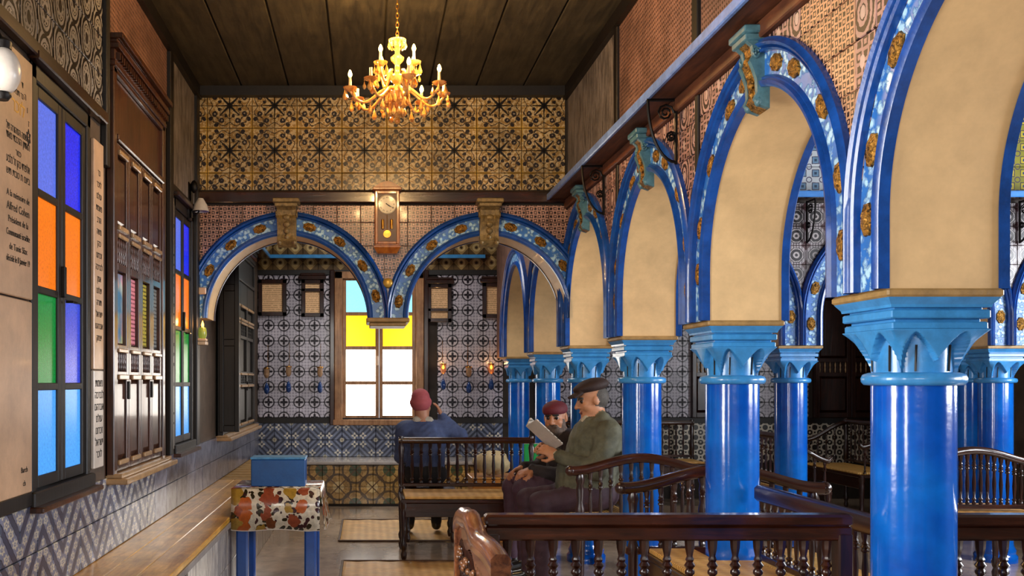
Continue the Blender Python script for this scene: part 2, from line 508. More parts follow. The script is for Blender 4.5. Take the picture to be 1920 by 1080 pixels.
def _greypanel():
    m = Mat('grey_streaked_panel', rough=0.5)
    n = m.noise(5, 6, 0.7, m.vec('world', (6, 6, 1)))
    m.color(m.wear(m.mix(m.smooth(n, 0.35, 0.65), '#4a423e', '#9a8f88'), 0.6, 1.1, 5)); return m.m
M['greyp'] = _greypanel()
def _floor():
    m = Mat('polished_stone_floor', rough=0.16, coat=0.2)
    n = m.noise(1.6, 5, 0.6, m.vec('world', (1, 0.45, 1)), 0.5)
    m.color(m.wear(m.mix(m.smooth(n, 0.35, 0.65), '#8a7460', '#c3ad96'), 0.75, 1.1, 6)); m.bump(m.noise(7, 3), 0.08, 0.01)
    return m.m
M['floor'] = _floor()
def straw(name, axis):
    m = Mat(name, rough=0.5)
    x, y, z = m.xyz('world'); u = x if axis == 'x' else y; w = y if axis == 'x' else x
    wv = (w * 260 + m.noise(14, 2) * 4).sin(); b = (u * 90).sin()
    m.color(m.wear(m.mix(m.smooth(wv + b * 0.4, -1, 1.2), '#bd8436', '#f0c272'), 0.72, 1.1, 5)); m.bump(wv, 0.5, 0.006)
    return m.m
M['straw'] = straw('woven_straw', 'x')
M['strawy'] = straw('woven_straw_long', 'y')
def glass(name, col, k, tex=0.25):
    m = Mat(name, col, 0.25)
    n = m.smooth(m.noise(75, 4, 0.8), 0.32, 0.68, 1 - tex, 1 + tex)
    m.color(m.mix(0.7, col, '#000000')); m.emit(m.mix(1.0, col, m.grey(n), 'MULTIPLY'), k); return m.m
G = {'blue': glass('blue_glass', '#5a76f0', 0.62, 0.3), 'deep': glass('deep_blue_glass', '#1424d8', 0.8, 0.5), 'orange': glass('orange_glass', '#f5780e', 0.70, 0.35),
     'green': glass('green_glass', '#0d8436', 0.66, 0.35), 'violet': glass('violet_blue_glass', '#3448d2', 0.66, 0.4), 'pale': glass('pale_blue_glass', '#4a9cf0', 0.8, 0.3),
     'yellow': glass('yellow_glass', '#ffc400', 1.7, 0.1), 'white': glass('clear_bright_glass', '#fff6ea', 7.0, 0.05), 'cyan': glass('cyan_glass', '#7fd6f4', 1.5, 0.1)}

# ================================================================ THE ROOM
XL, XA0, XA1, XA = -1.39, 1.62, 1.98, 1.80
YF0, YF1, YB, YR = 7.75, 8.10, 12.10, -3.0
CEIL, XR = 3.84, 6.90
AB = 1.77                                                            # top of the column slabs
CY = [0.02, 1.595, 3.17, 4.745, 6.315, 7.925, 9.61, 11.45]           # arcade column rows
FX = [3.49, 5.18]                                                    # aisle columns of the cross arcade

fl = struct(MB().box(XL - 0.2, XR, YR, YB + 0.2, -0.12, 0).build('floor', M['floor']))
cl = struct(MB().box(XL - 0.2, XR, YR, YB + 0.2, CEIL + 0.03, CEIL + 0.15).build('ceiling', M['ceil']))
pw = (XA0 - XL) / 8
for k in range(8):
    a = XL + k * pw
    MB().bbox(a + 0.005, a + pw - 0.005, YR, YF0, CEIL, CEIL + 0.028, 0.006).build('ceiling_plank', M['ceil'], cl)
for k in range(8):
    a = XL + k * pw
    MB().bbox(a + 0.005, a + pw - 0.005, YF1, YB, CEIL, CEIL + 0.028, 0.006).build('ceiling_plank', M['ceil'], cl)
MB().box(XL, XA0, YF0 - 0.09, YF0, CEIL - 0.075, CEIL).build('cross_beam', M['black'], cl)
MB().box(XL, XL + 0.05, YR, YF0, CEIL - 0.09, CEIL).build('edge_beam', M['black'], cl)
MB().box(XA0 - 0.05, XA0, YR, YF0, CEIL - 0.09, CEIL).build('edge_beam', M['black'], cl)

# ---- left wall with its window openings
WINS = [(-0.2, 0.6), (2.25, 3.05), (3.94, 4.77), (6.83, 7.58)]  # first two openings are unseen, added for the left fill lights
WZ0, WZ1 = 1.0, 2.80
wl = MB(); ys = [YR]
for a, b in WINS: ys += [a, b]
ys += [YB + 0.2]
for k in range(len(ys) - 1):
    if k % 2 == 0: wl.box(XL - 0.2, XL, ys[k], ys[k + 1], 0, CEIL + 0.1)
    else:
        wl.box(XL - 0.2, XL, ys[k], ys[k + 1], 0, WZ0); wl.box(XL - 0.2, XL, ys[k], ys[k + 1], WZ1, CEIL + 0.1)
WL = struct(wl.build('wall_left', M['plaster']))

# ---- arches
def arc_pts(c, s, zs, rise, zb, n=26):
    """pointed arch: list of ((u,z),(nu,nz)) from left foot to right foot; stilted from zb to zs"""
    cc = max(0.0, (rise * rise - s * s) / (2 * s)); rad = s + cc
    out = []
    k0 = 4
    if zs - zb > 0.01:
        for i in range(k0): out.append(((c - s, zb + (zs - zb) * i / k0), (-1, 0)))
    a1 = math.acos(min(1, cc / rad))
    for i in range(n + 1):
        t = a1 * i / n
        out.append(((c + cc - rad * math.cos(t), zs + rad * math.sin(t)), (-math.cos(t), math.sin(t))))
    right = [((2 * c - p[0], p[1]), (-q[0], q[1])) for p, q in reversed(out[:-1])]
    return out + right
def mp(axis):
    return (lambda u, z, f: (u, f, z)) if axis == 'x' else (lambda u, z, f: (f, u, z))
def arch_wall(name, axis, f0, f1, bays, u0, u1, zb, top, mats):
    P = mp(axis); low = [(u0, zb)]
    for b in bays: low += [p for p, n in arc_pts(*b)]
    low.append((u1, zb))
    mb = MB()
    for (ua, za), (ub, z_b) in zip(low[:-1], low[1:]):
        if abs(ua - ub) > 1e-5:
            for f in (f0, f1): mb.quad([P(ua, za, f), P(ub, z_b, f), P(ub, top, f), P(ua, top, f)], 0)
        mb.quad([P(ua, za, f0), P(ub, z_b, f0), P(ub, z_b, f1), P(ua, za, f1)], 1)
    for u in (u0, u1): mb.quad([P(u, zb, f0), P(u, zb, f1), P(u, top, f1), P(u, top, f0)], 0)
    me = mb.mesh(name, mats)
    return struct(link(name, me))
_ros = None
def rosette_mesh():
    global _ros
    if _ros is None:
        mb = MB(); n = 16; rings = []
        for r, h in ((1.0, 0.0), (0.95, 0.5), (0.72, 0.75), (0.62, 0.55), (0.42, 0.95), (0.15, 1.1)):
            rings.append([(0.052 * r * (1 + 0.12 * (k % 2)) * math.cos(2 * PI * k / n), -0.016 * h, 0.033 * r * (1 + 0.12 * (k % 2)) * math.sin(2 * PI * k / n)) for k in range(n)])
        _ros = mb.loft(rings, True, True).mesh('rosette', M['gilt'], 40)
    return _ros
def archivolt(parent, axis, f, d, bay, lim, ros=(), full=True):
    """painted plaster moulding on an arch face; d: protruding direction; lim: clamp of u"""
    P = mp(axis); pts = arc_pts(*bay)
    def sweep(sec, mat, name, par):
        mb = MB()
        rows = []
        for (p, n) in pts:
            rows.append([P(min(max(p[0] + n[0] * t, lim[0]), lim[1]), p[1] + n[1] * t, f + d * q) for t, q in sec])
        mb.loft(rows, False, False)
        return mb.build(name, mat, par, 35)
    o = sweep([(0.130, 0.010), (0.132, 0.034), (0.141, 0.040), (0.146, 0.028), (0.152, 0.044), (0.164, 0.052), (0.172, 0.040), (0.182, 0.034), (0.184, 0.0)], M['deep'], 'archivolt', parent)
    sweep([(-0.006, -0.01), (-0.006, 0.026), (0.006, 0.034), (0.018, 0.036), (0.024, 0.022), (0.032, 0.025), (0.038, 0.014), (0.040, 0.010)], M['deep'], 'inner_moulding', o)
    sweep([(0.040, 0.011), (0.130, 0.011)], M['floral'], 'floral_band', o)
    if ros:
        L = [0.0]
        for (p, n), (q, k) in zip(pts[:-1], pts[1:]): L.append(L[-1] + math.dist(p, q))
        for fr in ros:
            t = fr * L[-1]; i = max(k for k in range(len(L)) if L[k] <= t + 1e-9); i = min(i, len(pts) - 1)
            (p, n) = pts[i]
            u, z = p[0] + n[0] * 0.084, p[1] + n[1] * 0.084
            if not (lim[0] + 0.03 < u < lim[1] - 0.03): continue
            r = link('rosette', rosette_mesh(), o, P(u, z, f + d * 0.011))
            ang = math.atan2(n[0], n[1])                            # long axis follows the band
            if axis == 'x': r.rotation_euler = (0, ang, 0) if d < 0 else (0, -ang, PI)
            else: r.rotation_euler = (Matrix.Rotation(-PI / 2 if d < 0 else PI / 2, 4, 'Z') @ Matrix.Rotation(-ang if d < 0 else ang, 4, 'Y')).to_euler()
    return o
ROS = (0.07, 0.17, 0.28, 0.38, 0.44, 0.56, 0.62, 0.72, 0.83, 0.93)
def low_fn(bays, off):
    """lower limit of the tiles above a row of arches"""
    L = []
    for b in bays:
        c, s, zs, rise, zb = b[:5]; L.append((c, s + off, zs, rise + off))
    def fn(u):
        z = -9
        for c, s, zs, rise in L:
            if abs(u - c) < s:
                cc = max(0.0, (rise * rise - s * s) / (2 * s)); rad = s + cc
                z = max(z, zs + math.sqrt(max(0, rad * rad - (abs(u - c) + cc) ** 2)))
        return z if z > -8 else 0
    return fn

# ---- right arcade
ABAYS = []
for a, b in zip(CY[:-1], CY[1:]):
    if a < YF0 + 0.3 and b > YF0 + 0.3 and a > 7.5: pass
    s = (b - a) / 2 - 0.165
    ABAYS.append(((a + b) / 2, s, 2.0, 0.69, AB))
WR = arch_wall('wall_right', 'y', XA0, XA1, ABAYS, YR, YB, AB, CEIL + 0.1, [M['mauve'], M['cream']])
for i, b in enumerate(ABAYS):
    lim = (CY[i] + 0.002, CY[i + 1] - 0.002)
    archivolt(WR, 'y', XA0, -1, b, lim, ROS if 0 < i < 6 else ())
    archivolt(WR, 'y', XA1, 1, b, lim)
# ---- cross wall with the two arches over the end of the nave, and on through the aisle
NB = [(-0.65, 0.65, 1.99, 0.675, 1.99), (0.97, 0.65, 1.99, 0.675, 1.99)]
WM = arch_wall('wall_middle', 'x', YF0, YF1, NB, XL, XA0 + 0.001, 1.99, CEIL + 0.1, [M['grout'], M['cream']])
archivolt(WM, 'x', YF0, -1, NB[0], (XL + 0.002, 0.159), (0.04, 0.18, 0.30, 0.42, 0.58, 0.70, 0.82, 0.93))
archivolt(WM, 'x', YF0, -1, NB[1], (0.161, XA0 - 0.002), (0.07, 0.18, 0.30, 0.42, 0.58, 0.70, 0.82, 0.95))
archivolt(WM, 'x', YF1, 1, NB[0], (XL + 0.002, 0.159)); archivolt(WM, 'x', YF1, 1, NB[1], (0.161, XA0 - 0.002))
XS = [XA1 - 0.17, FX[0], FX[1], 6.87]
SB = [((a + b) / 2, (b - a) / 2 - 0.165, 2.0, 0.72, AB) for a, b in zip(XS[:-1], XS[1:])]
WS = arch_wall('wall_aisle_cross', 'x', YF0, YF1, SB, XA1, XR, AB, CEIL + 0.1, [M['grout'], M['cream']])
for i, b in enumerate(SB):
    archivolt(WS, 'x', YF0, -1, b, (max(XS[i], XA1) + 0.002, XS[i + 1] - 0.002), ROS[:4] + ROS[-4:])
# corbel slab hanging where the two arches meet, small impost at the left wall
cb = MB().bbox(-0.015, 0.335, YF0 - 0.06, YF1 + 0.06, 1.955, 1.99, 0.008).bbox(0.01, 0.31, YF0 - 0.035, YF1 + 0.035, 1.925, 1.955, 0.008)
cb.build('hanging_corbel', M['stone'], WM)
MB().bbox(XL, XL + 0.09, YF0 - 0.05, YF1, 2.18, 2.235, 0.006).build('impost_block', M['marble'], WM)
mb = MB(); mb.ell((0.16, YF0 - 0.03, 2.27), (0.045, 0.03, 0.04), 12, 8); mb.build('gilt_boss', M['gold'], WM, 60)

# ---- far wall with the bright window, right aisle wall, rear wall
FW = (-0.42, 0.70, 0.95, 2.86)                                       # opening x0,x1,z0,z1
wb = MB().box(XL - 0.2, FW[0], YB, YB + 0.2, 0, CEIL + 0.1).box(FW[1], 1.9, YB, YB + 0.2, 0, CEIL + 0.1)
wb.box(FW[0], FW[1], YB, YB + 0.2, 0, FW[2]).box(FW[0], FW[1], YB, YB + 0.2, FW[3], CEIL + 0.1)
WB = struct(wb.build('wall_back', M['grout']))
WBA = struct(MB().box(1.9, XR, YB, YB + 0.2, 0, CEIL + 0.1).build('wall_aisle_back', M['grout']))
wr = MB()
for a, b, z0, z1 in ((YR, 0.9, 0, 4), (3.1, 4.5, 0, 4), (6.7, YB + 0.2, 0, 4), (0.9, 3.1, 0, 1.3), (0.9, 3.1, 3.0, 4), (4.5, 6.7, 0, 1.3), (4.5, 6.7, 3.0, 4)):
    wr.box(XR, XR + 0.2, a, b, z0, z1)
struct(wr.build('wall_aisle', M['plaster']))
wq = MB().box(XL - 0.2, -1.25, YR - 0.2, YR, 0, 4).box(1.55, XR + 0.2, YR - 0.2, YR, 0, 4).box(-1.25, 1.55, YR - 0.2, YR, 3.25, 4).box(-1.25, 1.55, YR - 0.2, YR, 0, 1.75)
struct(wq.build('wall_rear', M['plaster']))

# ================================================================ TILES ON THE WALLS
# yellow and black star tiles high on the cross wall
tw = 0.181
t_star = tile_mat('star_tile', p_star, 'x', -1.477, 2.978, tw, tw, lo=0.55)
tile_wall(WM, 'x', YF0, -1, XL + 0.03, XA0 - 0.03, 3.02, 3.79, tw, tw, t_star, g=(-1.477, 2.978))
# small lattice tiles round the two arches
t_lat = tile_mat('lattice_tile', lambda m, U, V: p_lattice(m, U, V, 6), 'x', XL, 2.0, 0.19, 0.19, lo=0.6)
tile_wall(WM, 'x', YF0, -1, XL + 0.005, XA0 - 0.005, 2.0, 2.90, 0.19, 0.19, t_lat, low=low_fn(NB, 0.13), g=(XL, 2.0))
# frontal aisle spandrels and the panels above the ledge
t_oct = tile_mat('octagon_tile', p_octagon, 'x', 1.98, 1.8, 0.155, 0.155, lo=0.7)
tile_wall(WS, 'x', YF0, -1, XA1, XR, 1.8, 2.92, 0.155, 0.155, t_oct, low=low_fn(SB, 0.13))
t_bg = tile_mat('pale_blue_grid_tile', p_bluegrid, 'x', 1.98, 3.0, 0.105, 0.105, lo=0.8)
t_yg = tile_mat('yellow_grid_tile', p_yellowgrid, 'x', 1.98, 3.0, 0.105, 0.105, lo=0.8)
for a, b, t in ((3.46, 4.12, t_bg), (4.86, 5.06, t_bg), (5.16, 5.9, t_yg)):
    tile_wall(WS, 'x', YF0, -1, a, b, 3.0, 3.82, 0.21, 0.21, t)
# arcade spandrels, nave face
t_vase = tile_mat('scroll_tile', p_vase, 'y', 0.0, 1.8, 0.16, 0.16, rough=0.5, coat=0.0, lo=0.6)
t_laty = tile_mat('lattice_tile_warm', lambda m, U, V: p_lattice(m, U, V, 6, '#d09a72', '#2c1712'), 'y', 0.0, 1.8, 0.16, 0.16, rough=0.5, coat=0.0, lo=0.7)
def nearcol(k): return lambda uc, vc, a0, a1, b0, b1: (vc > 2.86)
for i in range(len(ABAYS)):
    a, b = CY[i], CY[i + 1]
    if b < 1.5 or a > YF0: continue
    e = min(b, YF0 - 0.02)
    lo = low_fn([ABAYS[i]], 0.13)
    h1 = a + 0.40 if i >= 2 else a + 0.32
    tile_wall(WR, 'y', XA0, -1, a, h1, 1.8, 2.87, 0.16, 0.16, t_laty if i in (2, 1) else t_vase, low=lo, g=(a, 1.8))
    tile_wall(WR, 'y', XA0, -1, h1, e, 1.8, 2.87, 0.16, 0.16, t_vase, low=lo, g=(h1, 1.8))
# circle tiles on the far wall (joints run through the circles)
cw = 0.193; cx0 = 0.871 - 12 * cw; cz0 = 2.182 - 6 * cw
t_circ = tile_mat('circle_tile', p_circle, 'x', cx0 + cw / 2, cz0 + cw / 2, cw, cw, lo=0.72)
tile_wall(WB, 'x', YB, -1, XL, FW[0] - 0.06, 1.02, 2.82, cw, cw, t_circ, g=(cx0, cz0))
tile_wall(WB, 'x', YB, -1, FW[1] + 0.06, 1.70, 1.02, 2.82, cw, cw, t_circ, g=(cx0 + 12 * cw, cz0))
tile_wall(WBA, 'x', YB, -1, 2.1, 5.55, 1.02, 2.82, cw, cw, t_circ, g=(cx0 + 18 * cw, cz0))
t_loz = tile_mat('gold_lozenge_tile', p_lozenge, 'x', XL, 2.88, 0.19, 0.19, lo=0.7)
tile_wall(WB, 'x', YB, -1, XL, 1.70, 2.88, 3.26, 0.19, 0.19, t_loz)
for x_0, x_1, w_ in ((XL, 1.9, WB), (1.9, XR, WBA)):
    MB().box(x_0, x_1, YB - 0.03, YB, 2.82, 2.88).build('cornice_strip', M['black'], w_)
    MB().box(x_0, x_1, YB - 0.025, YB, 0.955, 1.02).build('dado_strip', M['black'], w_)
t_dia = tile_mat('diamond_tile', p_diamond, 'x', XL, 0.53, 0.2125, 0.2125, lo=0.65)
tile_wall(WB, 'x', YB, -1, XL, 1.70, 0.53, 0.955, 0.2125, 0.2125, t_dia)
t_ring = tile_mat('black_and_white_ring_tile', p_rings, 'x', 2.0, 0.4, 0.125, 0.125, lo=0.75)
tile_wall(WBA, 'x', YB, -1, 2.1, XR, 0.455, 0.955, 0.25, 0.25, t_ring)
# left wall: blue zigzag dado above the bench, medallions high up
t_zig = tile_mat('zigzag_tile', p_zigzag, 'y', 3.0, 0.57, 0.2, 0.2, lo=0.6)
tile_wall(WL, 'y', XL, 1, 3.0, 6.2, 0.57, 0.97, 0.2, 0.2, t_zig)
t_plain = tile_mat('worn_grey_tile', lambda m, U, V: m.mix(m.smooth(m.noise(14, 5, 0.7), 0.4, 0.6), '#8b8ea2', '#585b70'), 'y', 3.0, 0.57, 0.2, 0.2, lo=0.55)
tile_wall(WL, 'y', XL, 1, 6.2, YB, 0.57, 0.97, 0.36, 0.2, t_plain)
t_med = tile_mat('medallion_tile', p_medallion, 'y', 3.0, 2.86, 0.2, 0.2, lo=0.55, wscale=3)
tile_wall(WL, 'y', XL, 1, 2.4, 4.98, 2.88, 3.76, 0.2, 0.2, t_med, g=(2.4, 2.86))
for a, b, z0, m in ((5.06, 6.58, 3.34, 'speck'), (6.72, 7.62, 2.88, 'greyp')):
    MB().bbox(XL, XL + 0.012, a, b, z0, 3.76, 0.003).build('glazed_panel', M[m], WL)
for a, b, z0 in ((4.985, 5.05, 2.60), (6.60, 6.70, 0.97), (7.62, 7.74, 0.97)):
    MB().bbox(XL, XL + 0.035, a, b, z0, 3.78, 0.005).build('batten', M['black'], WL)
MB().bbox(XL, XL + 0.045, 2.4, 4.98, 2.81, 2.87, 0.006).build('batten', M['darkwy'], WL)
MB().bbox(XL, XL + 0.03, 6.70, 7.62, 2.81, 2.87, 0.006).build('batten', M['black'], WL)
MB().bbox(XL, XL + 0.02, 3.0, 3.92, 0.97, 1.03, 0.004).build('batten', M['black'], WL)
# clerestory over the arcade
for a, b in ((-2.9, 1.55), (1.64, 3.13), (3.22, 4.64), (4.72, 6.14), (6.22, YF0 - 0.01)):
    MB().bbox(XA0 - 0.012, XA0, a, b, 3.06, 3.76, 0.003).build('glazed_panel', M['speck'] if b < 6.2 else M['greyp'], WR)
for y in (1.555, 3.135, 4.64, 6.14):
    LB = y > 4
    MB().bbox(XA0 - 0.03, XA0, y, y + 0.08, 3.02, 3.78, 0.004).build('batten', M['black'], WR)
    if LB: MB().bbox(XA0 - 0.025, XA0, y + 0.005, y + 0.05, 2.50, 2.87, 0.004).build('batten', M['black'], WR)
# ledge with a blue front edge, wooden moulding below it and iron scroll brackets
MB().bbox(XA0 - 0.04, XA0, YR, YF0 - 0.01, 2.87, 2.94, 0.006).build('ledge_moulding', M['ledgew'], WR)
led = MB().bbox(XA0 - 0.16, XA0, YR, YF0 - 0.01, 2.945, 2.965, 0.004).build('ledge', M['ledgew'], WR)
M['edgeblue'] = simple('weathered_blue_edge', '#6e8fd0', 0.4, 0, 0.1, 0.6, 1.15, 10, 0.2)
MB().bbox(XA0 - 0.185, XA0 - 0.16, YR, YF0 - 0.01, 2.935, 2.985, 0.006).build('blue_edge', M['edgeblue'], led)
def bracket_mesh(n=18):
    mb = MB()
    mb.tube([(0, -0.02, 0), (0, -0.02, -0.34)], 0.009)
    mb.tube([(0, -0.02, -0.01), (0, -0.17, -0.01)], 0.008)
    mb.tube([(0, -0.165 + 0.145 * (1 - math.cos(t * PI / 2)), -0.32 * math.sin(t * PI / 2) - 0.01) for t in [k / 10 for k in range(11)]], 0.008)
    for cy, cz, r0 in ((-0.075, -0.075, 0.045), (-0.045, -0.20, 0.028)):
        mb.tube([(0, cy + r0 * (1 - k / 20) * math.cos(k * 0.75), cz + r0 * (1 - k / 20) * math.sin(k * 0.75)) for k in range(18)], 0.006)
    return mb.mesh('iron_bracket', M['iron'], 40)
BR = bracket_mesh()
for y in (4.93, 6.45):
    b = link('iron_bracket', BR, WR, (XA0 - 0.012, y + 0.02, 2.94), -PI / 2)
# frontal dark beam over the arches, aisle ledge
MB().bbox(XL, XA0, YF0 - 0.045, YF0, 2.915, 3.005, 0.008).build('dark_beam', M['darkwx'], WM)
al = MB().bbox(XA1, XR, YF0 - 0.16, YF0, 2.94, 2.962, 0.004).build('ledge', M['darkwx'], WS)
M['rail'] = simple('bright_blue_edge', '#3d86d6', 0.35, 0, 0.2, 0.8, 1.1, 10, 0.1)
MB().bbox(XA1, XR, YF0 - 0.185, YF0 - 0.16, 2.935, 2.985, 0.006).build('blue_edge', M['rail'], al)
for x in (2.4, 3.53, 5.24, 6.2): link('iron_bracket', BR, WS, (x, YF0 - 0.012, 2.93))
bl = MB().bbox(XL, XL + 0.16, YF1, YB, 3.02, 3.045, 0.004).bbox(XL + 0.16, XA0 - 0.1, YB - 0.16, YB, 3.02, 3.045, 0.004).build('ledge', M['darkwx'], WB)
MB().bbox(XL + 0.16, XA0 - 0.16, YB - 0.185, YB - 0.16, 3.01, 3.055, 0.005).bbox(XL + 0.16, XL + 0.18, YF1, YB - 0.18, 3.01, 3.055, 0.005).build('blue_edge', M['sky'], bl)
# ---- keystones
def keystone_mesh(front, side):
    mb = MB()
    prof = [(0.0, 0.155), (0.03, 0.15), (0.05, 0.115), (0.09, 0.105), (0.12, 0.13), (0.15, 0.11), (0.20, 0.085), (0.26, 0.08), (0.29, 0.10), (0.32, 0.06), (0.335, 0.0)]
    # body: two side cheeks and a bulging front, z measured down from the top
    for x0, x1, mi in ((-0.075, -0.045, 1), (0.045, 0.075, 1), (-0.045, 0.045, 0)):
        k = 1.0 if mi else 0.92
        poly = [(0.0, 0.0)] + [(-p * k, -z) for z, p in prof] + [(0.0, -0.335)]
        mb.prism(poly, x0, x1, 'x', mi)
    mb.bbox(-0.105, 0.105, -0.18, 0, 0.0, 0.035, 0.006, 1).bbox(-0.09, 0.09, -0.165, 0, -0.03, 0.0, 0.005, 1)
    for k in (-1, 1):
        mb.tube([(k * 0.08, -0.09 + 0.03 * math.cos(a) * (1 - a / 14), -0.085 + 0.03 * math.sin(a) * (1 - a / 14)) for a in [j * 0.6 for j in range(18)]], 0.008, 6, 1)
        mb.ell((k * 0.06, -0.07, -0.30), (0.02, 0.025, 0.025), 8, 6, 1)
    for j in range(4): mb.ell((0, -0.105 + 0.012 * j, -0.11 - 0.05 * j), (0.034 - 0.004 * j, 0.026, 0.026), 8, 6, 0)
    return mb.mesh('keystone', [front, side], 40)
KS = keystone_mesh(M['gilt'], M['teal'])
for i, b in enumerate(ABAYS):
    if b[0] > 9 or b[0] < 1: continue
    k = link('keystone', KS, WR, (XA0 + 0.01, b[0], 2.89), -PI / 2); k.scale = (0.85, 0.62, 0.9)
M['ks'] = simple('aged_carved_stone', '#8f774a', 0.5, 0.2, 0, 0.35, 1.3, 30, 0.6, 60)
KS2 = keystone_mesh(M['ks'], M['ks'])
for b in NB: link('keystone', KS2, WM, (b[0] + 0.0, YF0 + 0.005, 2.895))
KS3 = keystone_mesh(M['gilt'], M['sky'])
for b in SB: link('keystone', KS3, WS, (b[0], YF0 + 0.01, 2.90))

# ================================================================ COLUMNS
def capital():
    mb = MB(); n = 240; rows = []
    z0, z1 = 1.505, 1.645
    for j in range(57):
        t = j / 56; rg = []
        for k in range(n):
            th = 2 * PI * k / n
            cx, sx = math.cos(th), math.sin(th)
            core = 0.117 + 0.004 * t
            # rounded square growing out of the round neck
            q = 0.152 / max(abs(cx), abs(sx))
            s = math.tan((th + PI / 4) % (PI / 2) - PI / 4)          # -1..1 across a face
            fl = 0.128 + (q - 0.128) * (min(1, t * 1.02) ** (1.15 + 1.1 * abs(s) ** 3))
            d = abs(abs(s) - 0.5) / 0.5
            lo_ = 0.30 * (1 - abs(s) ** 3) + 0.02; hgt = lo_ + (0.94 - lo_) * (1 - min(1, d) ** 1.35)
            e = min(1, max(0, (hgt - t) / 0.045))
            r = core * e + (fl + 0.006 * min(1, t * 3)) * (1 - e)
            rg.append((r * cx, r * sx, z0 + (z1 - z0) * t))
        rows.append(rg)
    return mb.loft(rows, True, False)
def sq(mb, h, z0, z1, c=0.004): return mb.bbox(-h, h, -h, h, z0, z1, c)
def make_column(loc, label):
    t = thing('column', label, 'column', loc, 0, 'blue columns of the arcades')
    MB().lathe([(0.158, 0.0), (0.158, 0.05), (0.142, 0.07), (0.145, 0.10), (0.130, 0.13), (0.126, 0.16), (0.1255, 1.47)], 48).build('shaft', M['blue'], t, 40)
    MB().lathe([(0.128, 1.466), (0.146, 1.468), (0.154, 1.478), (0.155, 1.490), (0.150, 1.502), (0.134, 1.508), (0.128, 1.509)], 48).build('neck_ring', M['sky'], t, 60)
    c = capital().build('capital', M['sky'], t, 65)
    mb = MB(); sq(mb, 0.152, 1.643, 1.668); sq(mb, 0.136, 1.666, 1.678, 0.002); sq(mb, 0.157, 1.678, 1.706); sq(mb, 0.140, 1.706, 1.715, 0.002)
    mb.loft([[(sx * h, sy * h, z) for sx, sy in ((-1, -1), (1, -1), (1, 1), (-1, 1))] for h, z in ((0.158, 1.713), (0.160, 1.722), (0.172, 1.738), (0.176, 1.744))])
    mb.build('abacus_moulding', M['sky'], t)
    mb = MB(); sq(mb, 0.183, 1.744, AB, 0.006); mb.build('top_slab', M['stone'], t)
    # dark drip slits in the leaves
    mb = MB()
    for k in range(4):
        for s in (-0.5, 0.5):
            a = k * PI / 2 + math.atan(s)
            mb.tube([((0.1195 + 0.003 * q) * math.cos(a + 0.02 * q), (0.1195 + 0.003 * q) * math.sin(a + 0.02 * q), 1.512 + 0.085 * q) for q in (0, 0.5, 1)], 0.0035, 5)
    mb.build('slit', M['ink'], c)
    return t
col0 = make_column((XA, CY[2], 0), 'blue column rising between the two nearest dark railings')
def dupcol(loc, label):
    c = copy_tree(col0); c.location = loc; c['label'] = label; return c
for y, lab in ((CY[1], 'blue column next before the one between the railings'), (CY[3], 'blue column standing in the straw covered seat'), (CY[4], 'blue column right behind the seated man in the grey jacket'),
          (CY[5], 'blue column at the corner where the two arcades meet'), (CY[6], 'slender blue column beyond the corner column'), (CY[7], 'slender blue column closest to the tiled far wall')):
    dupcol((XA, y, 0), lab)
dupcol((FX[0], 7.925, 0), 'blue aisle column beside the dark sloping bench end')
dupcol((FX[1], 7.925, 0), 'blue aisle column behind the curved bench back')
dupcol((6.05, 9.7, 0), 'shaded blue column deep in the aisle')

# ================================================================ STONE BENCHES ALONG THE WALLS
bt = thing('wall_bench', 'long honey wood wall bench under the coloured windows', 'bench', (0, 0, 0))
MB().box(XL, -0.95, YR + 0.1, 11.34, 0, 0.535).build('base', M['grout'], bt)
bw = (-0.925 - XL) / 3
for k in range(3):
    MB().bbox(XL + k * bw + 0.001, XL + (k + 1) * bw - 0.001, YR + 0.1, 8.9, 0.536, 0.57, 0.004).build('plank', M['honey'], bt)
for k in range(9):
    MB().bbox(XL, -0.93, 8.95 + k * 0.26, 9.15 + k * 0.26, 0.536, 0.566, 0.004).build('slat', M['stone'], bt)
MB().bbox(-0.94, -0.918, YR + 0.1, 11.3, 0.50, 0.536, 0.004).build('stone_edge', simple('grey_stone_edge', '#8c8580', 0.5), bt)
t_white = tile_mat('white_riser_tile', lambda m, U, V: m.mix(m.smooth(m.noise(9, 5, 0.7, m.vec('world', (1, 5, 0.8))), 0.45, 0.62), '#cfc6ba', '#7e756c'), 'y', 5.0, 0, 0.14, 0.25, lo=0.7)
tile_wall(bt, 'y', -0.95, 1, 5.0, 11.34, 0.0, 0.5, 0.14, 0.25, t_white)
b2 = thing('wall_bench', 'stone wall bench with ochre tiled front below the bright window', 'bench', (0, 0, 0))
MB().box(-0.95, 1.62, 11.36, YB, 0, 0.495).build('base', M['grout'], b2)
MB().bbox(-0.945, 1.62, 11.33, YB - 0.015, 0.495, 0.53, 0.006).build('stone_top', simple('grey_marble_top', '#a39b95', 0.25, 0, 0.3), b2)
t_och = tile_mat('ochre_tile', p_ochre, 'x', -0.95, 0.03, 0.2, 0.2, lo=0.7)
tile_wall(b2, 'x', 11.36, -1, -0.94, 1.62, 0.03, 0.49, 0.2, 0.2, t_och)

